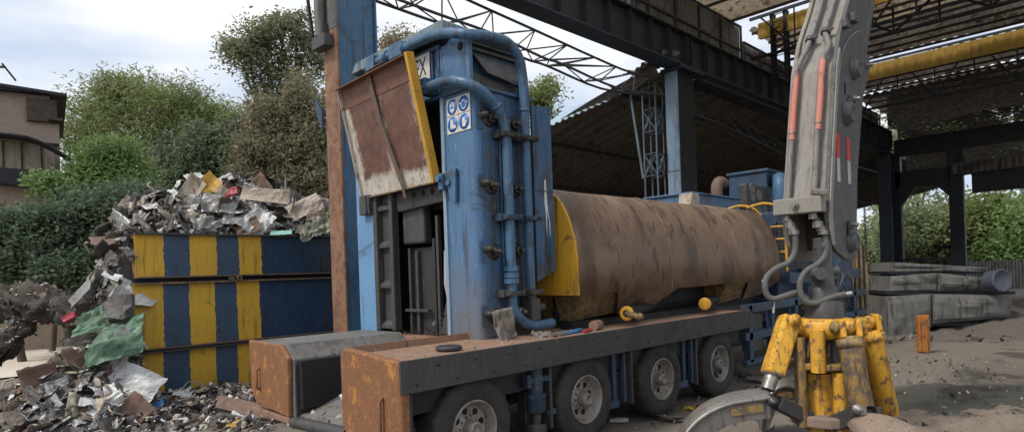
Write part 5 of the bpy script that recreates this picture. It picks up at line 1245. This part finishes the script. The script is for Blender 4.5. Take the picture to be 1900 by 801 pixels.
special('long_plank','long flat rusty plank on the ground under the striped beams','plank','scraprust',480,765,9.6,1.5,.22,78,(0,-.3,1),-.28,.04,folds=1,amp=.1)
for k,(x0,y0,x1,y1,dd,lab) in enumerate(((312,365,286,425,12.4,'thin rusty stick leaning at the left of the heap'),(530,330,525,372,13.2,'upright thin stick at the right of the heap'),(545,362,540,392,12.8,'curved dark rod near the right end of the heap'),(262,402,215,420,12.3,'pale rod lying at the left shoulder of the heap'))):
    p,q=at(x0,y0,dd),at(x1,y1,dd-.1)
    tag(MB().tube([p,(p+q)/2+Vector((.04,.03,0)),q],.022,8,sub=3).build('scrap_rod',M['scraprust' if k%2==0 else 'scrapgrey'],loc=q),lab,'rod',None,'thing')
# ================================================================== TREES
def leaves_mesh(name,mat,pts,size,aspect,parent,droop=0.0,seed=1,loc=(0,0,0)):
    """pts: leaf positions (N,3); every leaf is its own little bent blade"""
    g=np.random.default_rng(seed); n=len(pts); P=np.asarray(pts)-np.asarray(loc)
    d=g.normal(size=(n,3)); d[:,2]=d[:,2]*.6-droop; d/=np.linalg.norm(d,axis=1)[:,None]
    e=g.normal(size=(n,3)); s=np.cross(d,e); s/=np.linalg.norm(s,axis=1)[:,None]; nn=np.cross(s,d)
    L=(size*.84*g.uniform(.6,1.4,n))[:,None]; Wd=L*aspect
    V=np.stack([P-d*L, P+s*Wd+nn*L*.15, P+d*L-nn*L*.1, P-s*Wd+nn*L*.15],1).reshape(-1,3)
    me=bpy.data.meshes.new(name); me.vertices.add(4*n); me.vertices.foreach_set('co',V.ravel())
    me.loops.add(4*n); me.loops.foreach_set('vertex_index',np.arange(4*n,dtype=np.int32)); me.polygons.add(n)
    me.polygons.foreach_set('loop_start',np.arange(0,4*n,4,dtype=np.int32)); me.update(calc_edges=True); me.validate()
    me.materials.append(M[mat]); o=bpy.data.objects.new(name,me); COL.objects.link(o); o.parent=parent; return o
def tree(label,base,lobes,leaf,size,aspect,droop=0,trunk_r=.2,lean=(0,0),seed=1,per=60,name='tree',cat='tree',sub=None,spread=.38,group=None,bare=False):
    """lobes: (centre, (rx,ry,rz), clumps). every lobe gets a limb, every clump a twig end"""
    base=Vector(base); T=thing(name,label,cat,base,group); g=np.random.default_rng(seed); rr=random.Random(seed)
    allp=[]; limbs=MB(); top=max(l[0].z for l in lobes)
    cz=sum((Vector(l[0]) for l in lobes),Vector())/len(lobes)
    fork=base.lerp(Vector((cz.x,cz.y,base.z+(top-base.z)*.45)),.8)
    limbs.tube([base-Vector((0,0,.3)),base.lerp(fork,.5)+Vector((rr.uniform(-.2,.2),rr.uniform(-.2,.2),0)),fork],1,9,sub=3,rs=[trunk_r*1.25,trunk_r,trunk_r*.75])
    for c,rad,nc in lobes:
        c=Vector(c); mid=fork.lerp(c,.5)+Vector((rr.uniform(-.4,.4),rr.uniform(-.4,.4),rr.uniform(0,.4)))
        limbs.tube([fork,mid,c],1,7,sub=3,rs=[trunk_r*.55,trunk_r*.34,trunk_r*.12])
        u=g.normal(size=(nc,3)); u/=np.linalg.norm(u,axis=1)[:,None]; r=g.uniform(.25,1,nc)**.55
        cl=np.array(c)+u*r[:,None]*np.array(rad)
        for k in range(nc):
            if k%2==0: limbs.tube([c,(c+Vector(cl[k]))/2+Vector((0,0,.1)),Vector(cl[k])],1,4,rs=[trunk_r*.13,trunk_r*.08,.014])
            m=int(per*1.55*g.uniform(.4,1.5)); sp=spread*g.uniform(.6,1.3)
            p=np.clip(g.normal(size=(m,3)),-1.55,1.55)*sp*np.array([1,1,.7]); p[:,2]-=np.abs(p[:,0]+p[:,1])*.15
            if droop: p[:,2]-=g.uniform(0,1,m)**2*droop*1.4
            allp.append(cl[k]+p)
    P=np.concatenate(allp); P=P[P[:,2]>base.z+.02]
    limbs.build('trunk',M['bark'],T)
    crown=leaves_mesh('crown',leaf,P,size,aspect,T,droop,seed,base)
    if sub:
        mat2,fr=sub; q=P[g.uniform(size=len(P))<fr]+g.normal(size=(1,3))*.05
        leaves_mesh('dry_leaves',mat2,q+g.normal(size=q.shape)*.08,size,aspect,T,droop,seed+5,base)
    return T
def lob(px,py,dep,rx,rz,nc,ry=None):   # centre by pixel and distance, radii in pixels of the photo
    s=dep/FPX; return (at(px,py,dep),(rx*s,(ry or rx)*s,rz*s),nc)
def gp(px,dep): p=at(px,507,dep); return Vector((p.x,p.y,0))
# tall airy tree behind the heap
tree('tall airy tree with hanging vines, highest of the trees left of the blue column',gp(520,27),
  [lob(525,58,27,50,34,22),lob(462,88,27,42,26,17),lob(562,115,27.5,44,44,20),lob(505,130,27,44,28,14),lob(443,102,26.5,22,16,7),lob(550,40,27,28,18,9),lob(496,185,27,26,34,9),lob(545,195,28,40,40,17),lob(485,62,27,26,16,7)],
  'leafB',.105,.42,.1,.26,seed=3,per=70,sub=('leafE',.16),spread=.36)
tree('vine-draped brownish tree hanging behind the right end of the scrap heap',gp(540,25),
  [lob(500,200,25.5,26,40,16),lob(560,175,25.5,30,46,18),lob(590,220,25,26,50,18),lob(470,250,25,26,36,14),lob(510,260,25,46,50,30),lob(565,270,25,48,60,36),lob(480,310,25,40,45,26),lob(540,330,25,60,45,36),lob(590,330,24.5,30,50,20),lob(500,220,25,30,35,16)],
  'leafE',.11,.38,.5,.2,seed=5,per=85,sub=('leafF',.35),spread=.36)
tree('broad feathery light green tree with drooping tips in the middle of the left treeline',gp(315,30),
  [lob(200,180,30,60,36,30),lob(260,170,30,60,40,34),lob(320,190,29,60,40,34),lob(370,215,29,50,34,28),lob(165,220,30,45,50,26),lob(240,230,29,70,44,36),lob(310,255,28.5,60,40,30),lob(410,230,29,30,26,12),lob(430,215,29,26,24,12),lob(390,225,29,44,34,22),lob(445,235,28,34,30,18),lob(150,260,29,40,40,22),lob(225,150,30,30,18,10),lob(345,175,29,24,22,10)],
  'leafA',.15,.2,.45,.28,seed=8,per=56,sub=('leafE',.10),spread=.5)
tree('dark ivy-clad tree between the feathery tree and the tall airy tree',gp(420,27),
  [lob(400,270,27,55,40,36),lob(440,260,27,40,44,28),lob(370,300,27,40,30,22),lob(430,310,27,50,34,30),lob(330,290,28,40,32,18),lob(455,300,26,34,40,22),lob(300,320,27,40,40,20),lob(350,335,27,50,30,20)],
  'leafF',.12,.5,.1,.24,seed=11,per=80,spread=.4,sub=('leafD',.3))
tree('bright feathery young tree in front of the broad tree, right of the brick building',gp(205,22),
  [lob(190,290,22,40,30,26),lob(220,275,22,32,24,18),lob(165,320,22,36,34,22),lob(215,325,22,50,36,30),lob(250,345,22,40,30,20),lob(180,360,22,60,34,34)],
  'leafC',.14,.2,.4,.14,seed=14,per=75,spread=.36)
tree('dense ivy shrub spreading below the bright young tree',gp(180,19),
  [lob(170,400,19,60,40,44),lob(220,420,19,46,46,38),lob(120,430,19,50,40,36),lob(190,470,18.5,50,40,36),lob(235,385,19,36,34,22),lob(270,370,20,30,26,14)],
  'leafF',.085,.5,.1,.1,seed=17,per=95,name='shrub',cat='shrub',sub=('leafD',.4),spread=.3)
tree('dark round shrub at the left edge below the brick building',gp(40,18),
  [lob(30,440,18,70,50,60),lob(95,430,18,50,50,46),lob(60,480,18,80,40,50),lob(10,440,18.5,40,36,26),lob(120,500,17.5,40,34,30),lob(-40,450,18,50,60,30)],
  'leafD',.085,.5,.1,.1,seed=21,per=95,name='shrub',cat='shrub',sub=('leafF',.2),spread=.3)
tree('small glossy bush growing out at the foot of the brick building window',gp(90,20.5),
  [lob(85,335,20.5,22,14,16),lob(105,345,20.5,20,14,12)],'leafC',.10,.55,.1,.08,seed=24,per=30,name='shrub',cat='shrub',spread=.25)
# slim trees seen over the shear
tree('pale tree top showing above the guard plate of the shear',gp(1000,34),[lob(1005,170,34,26,28,20),lob(985,185,34,20,20,12),lob(1020,155,34,12,12,5),lob(1000,200,34,30,24,14)],'leafA',.13,.4,.1,.16,seed=27,per=45,spread=.4)
tree('sparse tree top just left of the shear hood',gp(735,34),[lob(735,75,34,22,18,14),lob(720,95,34,20,20,12),lob(755,66,34,12,8,4),lob(740,110,34,26,20,12)],'leafE',.12,.4,.1,.16,seed=29,per=40,spread=.4)
# trees beyond the gable
for i,(px,dp,ly,rx,rz,leaf,lab) in enumerate(((1700,60,400,62,70,'leafG','sunlit pale shrubbery filling the left opening of the far gable'),
      (1745,62,440,50,60,'leafG','second sunlit bush, low at the right side of the left gable opening'),
      (1830,57,395,52,44,'leafA','green tree behind the right opening of the far gable'),
      (1885,54,440,56,60,'leafC','bright green bush at the right edge beyond the gable'),
      (1640,75,430,40,60,'leafG','distant pale bush seen past the lattice post'),
      (1700,66,230,110,60,'leafG','leafy treetop seen through the upper worn cloth of the gable'),
      (1850,64,240,110,60,'leafG','right treetop seen through the worn cloth of the gable'),
      (1960,60,380,60,90,'leafA','tree at the far right past the gable'))):
    tree(lab,gp(px,dp),[lob(px,ly,dp,rx,rz,46),lob(px-rx*.4,ly+rz*.6,dp,rx*.8,rz*.7,34),lob(px+rx*.4,ly+rz*.7,dp,rx*.8,rz*.7,34)],leaf,.24,.5,.1,.3,seed=40+i,per=75,spread=.8)
# distant wood closing the horizon
g=np.random.default_rng(99); pts=[]
for k in range(420):
    an=g.uniform(-.75,1.05); rad=g.uniform(95,125); c=W(math.sin(an)*rad,math.cos(an)*rad,0); hh=g.uniform(3,7.0)
    q=g.normal(size=(80,3))*np.array([2.2,2.2,hh*.3]); q[:,2]=np.abs(q[:,2]); pts.append(np.array(c)+q)
o=leaves_mesh('far_wood','leafF',np.concatenate(pts),.6,.55,None,0,7); tag(o,'far line of low trees along the horizon','wood',None,'stuff')

# ================================================================== BRICK BUILDING ON THE LEFT
def brick_mat():
    k=NT('grey_brick'); 
    br=k.n.new('ShaderNodeTexBrick'); mp=k.n.new('ShaderNodeMapping'); mp.inputs['Rotation'].default_value=(R(90),0,R(0)); k.lk(k.tc.outputs['Object'],mp.inputs[0]); k.lk(mp.outputs[0],br.inputs[0])
    br.inputs['Scale'].default_value=4.2; br.inputs['Color1'].default_value=(.40,.315,.245,1); br.inputs['Color2'].default_value=(.34,.265,.205,1); br.inputs['Mortar'].default_value=(.25,.205,.165,1); br.inputs['Mortar Size'].default_value=.03; br.inputs['Brick Width'].default_value=.9; br.inputs['Row Height'].default_value=.34
    n=k.noise(.8,det=7); f=k.noise(12,det=5); st=k.noise(3,k.mapped((1.2,1.2,.15)),det=5)
    c=k.mix(k.math('MULTIPLY',k.ramp(n,.4,.7),.5),br.outputs[0],(.30,.25,.20)); c=k.mix(k.math('MULTIPLY',k.ramp(st,.55,.75),.5),c,(.20,.165,.135)); c=k.mix(k.math('MULTIPLY',k.ramp(f,.55,.7),.25),c,(.10,.08,.07))
    k.col(c); k.rough(.9); k.bump(k.math('ADD',br.outputs['Fac'],k.math('MULTIPLY',f,.6)),-.5,.03); return k.m
M['brick']=brick_mat()
B0=at(112,300,22); u=W(-.80,-.60,0); v=W(-.60,.80,0)
# local frame: x along -u (to the right), y inwards
bd=thing('brick_building','grey-brown brick building with a black roof edge and a boarded window at the left edge','building',(B0.x,B0.y,0))
rot=Matrix((( -u.x,v.x,0),(-u.y,v.y,0),(0,0,1)))
bd.rotation_euler=rot.to_euler()
def bb(mb,name,mat,bevel=0,par=None):
    me=bpy.data.meshes.new(name); me.from_pydata(mb.v,[],mb.f); o=bpy.data.objects.new(name,me); COL.objects.link(o); o.parent=par or bd; me.materials.append(M[mat]) 
    if bevel:
        b=o.modifiers.new('edge','BEVEL'); b.width=bevel; b.segments=2; b.limit_method='ANGLE'
    return o
bb(MB().box(-5.5,-2.15,0,7,0,8.85).box(-2.15,0,0,7,0,6.15).box(-2.15,-0.25,0,7,7.25,8.9).box(-.25,0,0,7,7.25,8.1).box(-2.15,0,.35,7,6.15,7.25),'wall','brick')
bb(MB().prism([(-5.5,-.35,9.85),(-2.2,-.35,9.10),(.25,-.35,8.98),(.25,-.35,8.88),(-2.2,-.35,8.98),(-5.5,-.35,9.70)],(0,7.6,0)).prism([(-5.5,-.3,9.7),(-2.2,-.3,8.98),(-.3,-.3,8.9),(-5.5,-.3,8.8)],(0,.3,0)),'roof','blacksteel')
bb(MB().bar((-3.2,-.4,9.35),(-1.4,-.4,9.62),.1,.05).bar((-1.5,-.4,9.72),(-1.15,-.4,9.2),.09,.05),'loose_flashing','blacksteel')
wn=bb(MB().box(-2.15,-.15,.28,.34,6.15,7.25),'window','scrapbeige')
mb=MB()
for x in (-2.1,-1.6,-1.1,-.55): mb.box(x,x+.05,.22,.28,6.15,7.25)
bb(mb,'frame','bark',0,wn)
aw=[]
for k in range(9):
    t=k/8; aw.append((-2.2+2.55*t,-.02,7.34-.05*t-.95*max(0,t-.45)**1.6*1.9))
bb(MB().prism([(x,y,z) for x,y,z in aw]+[(x,y,z-.06) for x,y,z in aw[::-1]],(0,-.75,0)),'awning','blacksteel')
bb(MB().prism([(-2.15,-.02,6.25),(.1,-.02,6.15),(.35,-.02,5.6),(.1,-.02,5.55),(-2.1,-.02,5.7)],(0,-.5,0)),'balcony_trough','blacksteel',.02)
bb(MB().box(-.9,-.05,-.15,.0,7.95,8.75).box(-.3,.12,-.3,.1,8.0,8.1),'vent_box','bark',.02)

# ================================================================== CHARRED TRUNK, LEFT FOREGROUND
LOGV=[]
def log(pts,rs,name,label,seed):
    P=[Vector(p) for p in pts]; o=MB().tube(P,1,44,smooth=True,sub=20,rs=rs)
    for i,vv in enumerate(o.v):
        q=Vector(vv); k=noise.fractal(q*2.4,.65,2.1,4)*.17+abs(noise.noise(q*Vector((9,9,4)) if False else q*8))*.07
        # push along the radial guess: away from nearest centre line point
        c=min(P,key=lambda p:(p-q).length); d=(q-c); d.normalize() if d.length>0 else None
        o.v[i]=tuple(q+d*k)
    LOGV.extend(o.v); ob=o.build(name,M['char']); return tag(ob,label,'tree trunk',None,'thing')
log([at(-190,800,11.6),at(-150,660,11.6),at(-60,580,11.5),at(20,560,11.2),at(90,565,11.0),at(160,590,11.0),at(215,630,11.2)],[.40,.36,.33,.32,.28,.27,.16],'fallen_log','charred knobbly fallen trunk arching into the left side of the scrap heap',1)
log([at(215,620,10.9),at(165,660,10.4),at(110,715,9.9),at(40,765,9.5),at(-40,800,9.2)],[.22,.30,.30,.34,.36],'fallen_log','thick charred limb slanting down to the lower left corner',2)
log([at(60,570,11.2),at(25,625,10.9),at(-30,665,10.7),at(-80,745,10.5),at(-95,800,10.5)],[.2,.2,.17,.16,.16],'fallen_branch','short charred branch at the left edge above the pale dirt',3)

r3=random.Random(77)
for nm,mt,lab,cn in (('bark_flakes','scrapbeige','pale flakes of bark and paper stuck on the charred trunks',1500),('soot_flakes','scrapdark','dark flakes lying on the charred trunks',1500)):
    mbs=MB()
    for _ in range(cn):
        q=Vector(r3.choice(LOGV)); bit(q+Vector((r3.uniform(-.05,.05),r3.uniform(-.05,.05),r3.uniform(-.02,.05))),r3.uniform(.012,.075),r3)
    tag(mbs.build(nm,M[mt]),lab,'litter',None,'stuff')
# ================================================================== RIGHT SIDE OF THE YARD
cs=thing('derelict_trailer','derelict grey trailer body with dented side panels, parked under the far gable at the right','trailer',at(1755,590,19))
D=17.5
def panel(pts,d,dp,mat='concrete',nm='side_panel',seed=0,par=None,bul=.10,n=12,m=7):
    '''pts: four photo corners (tl,tr,br,bl); a dented, slightly bulging plate with depth'''
    P=[at(x,y,d) for x,y in pts]; vs=[]; off=W(.12,1,0)*dp
    for j in range(m+1):
        for i in range(n+1):
            u_=i/n;v_=j/m; p=P[0].lerp(P[1],u_).lerp(P[3].lerp(P[2],u_),v_)
            k_=math.sin(PI*min(1,max(0,u_)))**.4*math.sin(PI*v_)**.4
            vs.append(p-W(0,1,0)*(bul*k_+.10*noise.noise(Vector((u_*3,v_*2.5,seed)))*k_))
    fs=[(j*(n+1)+i,(j+1)*(n+1)+i,(j+1)*(n+1)+i+1,j*(n+1)+i+1) for j in range(m) for i in range(n)]
    N0=len(vs); rim=[i for i in range(n+1)]+[j*(n+1)+n for j in range(1,m+1)]+[m*(n+1)+i for i in range(n-1,-1,-1)]+[j*(n+1) for j in range(m-1,0,-1)]
    vs+= [vs[i]+off for i in rim]; L_=len(rim)
    fs+=[(rim[k],rim[(k+1)%L_],N0+(k+1)%L_,N0+k) for k in range(L_)]+[tuple(range(N0+L_-1,N0-1,-1))]
    return MB().add(vs,fs,False).build(nm,M[mat],cs)
for k,q in enumerate((((1644,550),(1728,545),(1728,606),(1650,650)),((1730,545),(1880,548),(1874,588),(1730,600)))): panel(q,D,1.7,'trailergrey',seed=k*3,n=26,bul=.16)
for k,q in enumerate((((1652,512),(1738,506),(1738,541),(1650,543)),((1740,506),(1838,516),(1834,540),(1740,540)))): panel(q,D+.35,1.5,'trailergrey',seed=20+k*3,nm='upper_panel',n=22)
panel(((1654,486),(1836,496),(1812,506),(1652,506)),D+.7,1.3,'trailergrey',seed=47,nm='roof_panel',n=24,bul=.05)
def dk(x0,x1,y0,y1,d,dp,nm): panel(((x0,y0),(x1,y0),(x1,y1),(x0,y1)),d,dp,'blacksteel',nm,bul=0,n=2,m=2)
dk(1642,1884,540,546,D+.1,1.5,'rail'); dk(1650,1842,503,508,D+.42,1.4,'rail'); dk(1690,1880,590,604,D+.15,1.6,'chassis'); dk(1640,1700,600,662,D+.5,.9,'leg'); dk(1846,1880,595,646,D+.5,.7,'leg')
q=at(1858,520,D-.35)
MB().lathe(q,W(.15,-1,.05),[(-.35,.28),(.0,.31),(.03,.32),(.05,.29),(.01,.26),(.0,0)],32).build('drum_end',M['barrel'],cs)
q=at(1714,652,14.0); q.z=0
tag(MB().obox(q+Vector((0,0,.42)),cr*.125,cf*.06,up*.42).build('orange_post',M['orange'],bevel=.025),'short orange post standing in front of the derelict trailer','post',None,'thing')
q=at(1600,600,15.5); q.z=0
sp_=thing('guard_panel','upright yellow and black striped panel just right of the excavator arm','panel',q)
for k in range(5): MB().obox(q+Vector((0,0,1.25))+cr*(-.12+k*.06),cr*.03,cf*.05,up*1.25).build('stripe',M['dirtyshadeyellow' if k%2==0 else 'blacksteel'],sp_)
# chain
ch=MB(); p0=at(1604,385,13); 
for k in range(26):
    c=p0+Vector((0,0,-k*.045)); x=cr if k%2 else cf
    ch.tube([c+x*.02*math.cos(t*PI/4)+up*.034*math.sin(t*PI/4) for t in range(9)],.007,5)
tag(ch.build('hanging_chain',M['blacksteel'],loc=p0),'dark chain hanging right of the excavator arm','chain',None,'thing')
q=at(1606,540,9.0); tag(MB().obox(at(1606,668,11.5),cr*.16,cf*.16,up*.2).obox(at(1606,668,11.5)+up*.21,cr*.175,cf*.175,up*.02).build('blue_bin',M['bluebin'],bevel=.012),'small blue plastic bin behind the right grapple cylinder','bin',None,'thing')
q=at(1798,285,30)
tag(MB().cyl(q,q+up*.45,.10,.16).cyl(q+up*.45,q+up*1.3,.02).build('hall_lamp',M['steelgrey']),'small grey lamp hanging under the dark roof at the far right','lamp',None,'thing') if False else None
# far fence and pale building beyond the right opening
fe=thing('timber_fence','weathered timber fence beyond the right opening of the hall','fence',at(1840,500,46))
for k in range(34):
    x=1795+k*6.2; p=at(x,540,40); MB().obox(Vector((p.x,p.y,.9+.15*noise.noise(Vector((k*.7,0,0))))),cr*.085,cf*.03,up*.95).build('board',M['concrete'],fe)
p=at(1812,430,75); pb_=thing('white_shed','small white shed seen through the right opening','shed',(p.x,p.y,0))
MB().box(p.x-2.6,p.x+2.6,p.y-2,p.y+2,0,5.2).build('wall',M['white'],pb_); MB().box(p.x-2.9,p.x+2.9,p.y-2.3,p.y+2.3,5.2,5.4).build('roof',M['paleroof'],pb_)

# ================================================================== SMALL THINGS ON THE DECK AND GROUND
def ragobj(name,lab,cat,mat,c,w_,h_,seed,nrm=(0,0,1),spin=0,amp=1.4):
    o=crumple_obj(name,mat,w_,h_,seed,.012,True,n=14,m=12,amp=amp,folds=4); place(o,Vector(c),nrm,spin,1,0); tag(o,lab,cat,None,'thing')
ragobj('rag','dusty grey rag hanging from the lowest tie bolt of the gantry','rag','rag',(5.02,5.28,1.48),.20,.38,3,(-.3,-1,.3),.2)
ragobj('rag','crumpled grey rag lying on the deck under the pipe elbow','rag','rag',(5.55,5.12,1.40),.30,.24,8,(0,-.5,1),.6)
p=Vector((4.02,5.05,1.335))
tag(MB().lathe(p,up,[(0,.13),(.02,.14),(.04,.13),(.045,.11),(.03,.09),(.03,0)],24).build('round_lid',M['black'],loc=p),'small black round lid lying on the rusty deck','lid',None,'thing')
p=Vector((5.75,4.95,1.345))
tag(MB().cyl(p,p+Vector((.3,.05,.0)),.025,n=8).obox(p+Vector((.32,.05,.01)),(.06,.01,0),(0,.03,0),(0,0,.02)).build('blue_pliers',M['bluetool'],loc=p),'blue handled tool lying on the deck by the rags','tool',None,'thing')
p=Vector((6.05,4.9,1.345)); tag(MB().tube([p,p+Vector((.12,.02,.0)),p+Vector((.22,.06,.0))],.022,8).build('red_pliers',M['scrapred'],loc=p),'red handled tool on the deck edge beside the blue one','tool',None,'thing')
p=Vector((5.45,4.92,1.35)); tag(MB().cyl(p,p+Vector((.5,.08,0)),.03,n=10).build('steel_rod',M['steel'],loc=p),'short steel rod lying on the deck below the rags','rod',None,'thing')
rr=random.Random(5)
mbs=MB()
for _ in range(300):
    a=rr.uniform(3.3,5.6); t=rr.uniform(4.8,7.0); z=1.33 if t<5.74 else (.52+(a-3.3)*.3 if a<6 else 1.3)
    if a>4.85 and t<6.1 and t>5.4: continue
    if t>5.74 and a>4.95: z=1.15
    bit(Vector((a,t,z+.01)),rr.uniform(.005,.02) if t<5.75 else rr.uniform(.012,.06),rr)
tag(mbs.build('deck_crumbs',M['scrapbeige']),'loose crumbs and shreds on the rusty deck and in the chute','litter',None,'stuff')
mbs=MB()
for _ in range(800):
    a=rr.uniform(4.9,7.4); t=rr.uniform(6.2,7.6) if rr.random()<.7 else rr.uniform(5.9,7)
    if a>5.7: continue
    bit(Vector((a,t,1.30+rr.uniform(0,.06)+max(0,.32-.55*abs(t-6.2)))),rr.uniform(.015,.06),rr)
tag(mbs.build('mouth_crumbs',M['scrapdark']),'dark metal crumbs in the mouth of the shear','litter',None,'stuff')
ragobj('chute_wrap','crumpled white wrapping lying in the rear chute','wrapping','scrapwhite',(3.75,6.35,.74),.42,.3,31,(-.3,-.3,1),.4)
ragobj('yellow_rag','crumpled yellow rag on the ground near the fourth wheel','rag','scrapyellow',tuple(at(1278,757,9.3)),.26,.2,14,(0,0,1),.2)
tag(MB().lathe(at(1322,690,10.2),W(.6,-.7,0).normalized(),[(0,.05),(.0,.10),(.12,.10),(.12,.05)],20).build('rubber_ring',M['tyre']),'black rubber ring lying on the ground behind the last wheel','ring',None,'thing')
# ground clutter: metal shreds between the wheels and the grapple, stones
def ground_litter(name,lab,mat,N,box,smin,smax,seed,z=0.0):
    global mbs
    mbs=MB(); r2=random.Random(seed)
    for _ in range(N):
        x=r2.uniform(*box[0]);y=r2.uniform(*box[1]); p=W(x,y,z); bit(p+Vector((0,0,.01)),r2.uniform(smin,smax),r2)
    tag(mbs.build(name,M[mat]),lab,'litter',None,'stuff')
ground_litter('ground_shreds','small dark shreds trodden into the yard dirt','scrapdark',900,((-1.5,9),(6.2,13.5)),.015,.07,51)
ground_litter('pale_stones','pale stones and flakes in the yard dirt','scrapbeige',700,((-1.5,9.5),(6.2,14)),.01,.045,52)
ground_litter('far_rubble','broken rubble around the derelict trailer','concrete',700,((8,24),(15.5,30)),.04,.22,53)
ground_litter('dark_rubble','dark clods in front of the derelict trailer','mound',600,((8,24),(15,30)),.05,.25,54)
for i,(px,py,dp,mat,w_,h_,lab) in enumerate(((1190,770,9.1,'scrapdark',.4,.2,'dark bent plate on the ground between the second and third wheel'),(1345,745,9.6,'scrapgrey',.45,.15,'thin grey strip on the ground right of the third wheel'),(1245,785,8.6,'scraprust',.35,.2,'rusty flat piece on the ground left of the claw'),(1420,690,11.2,'scrapgrey',.6,.35,'grey plate lying on the ground beyond the left grapple cylinder'),(1385,665,12,'scrapdark',.7,.4,'dark plate on the ground under the blue side frame'),(1150,790,8.6,'scrapwhite',.25,.12,'small pale flake on the ground by the second wheel'))):
    p=at(px,py,dp); p.z=max(.04,0.04); o=crumple_obj('scrap_plate',mat,w_,h_,300+i,.01); place(o,p,(0,0,1),i*1.1,1,.15,random.Random(i)); tag(o,lab,'sheet metal',None,'thing')
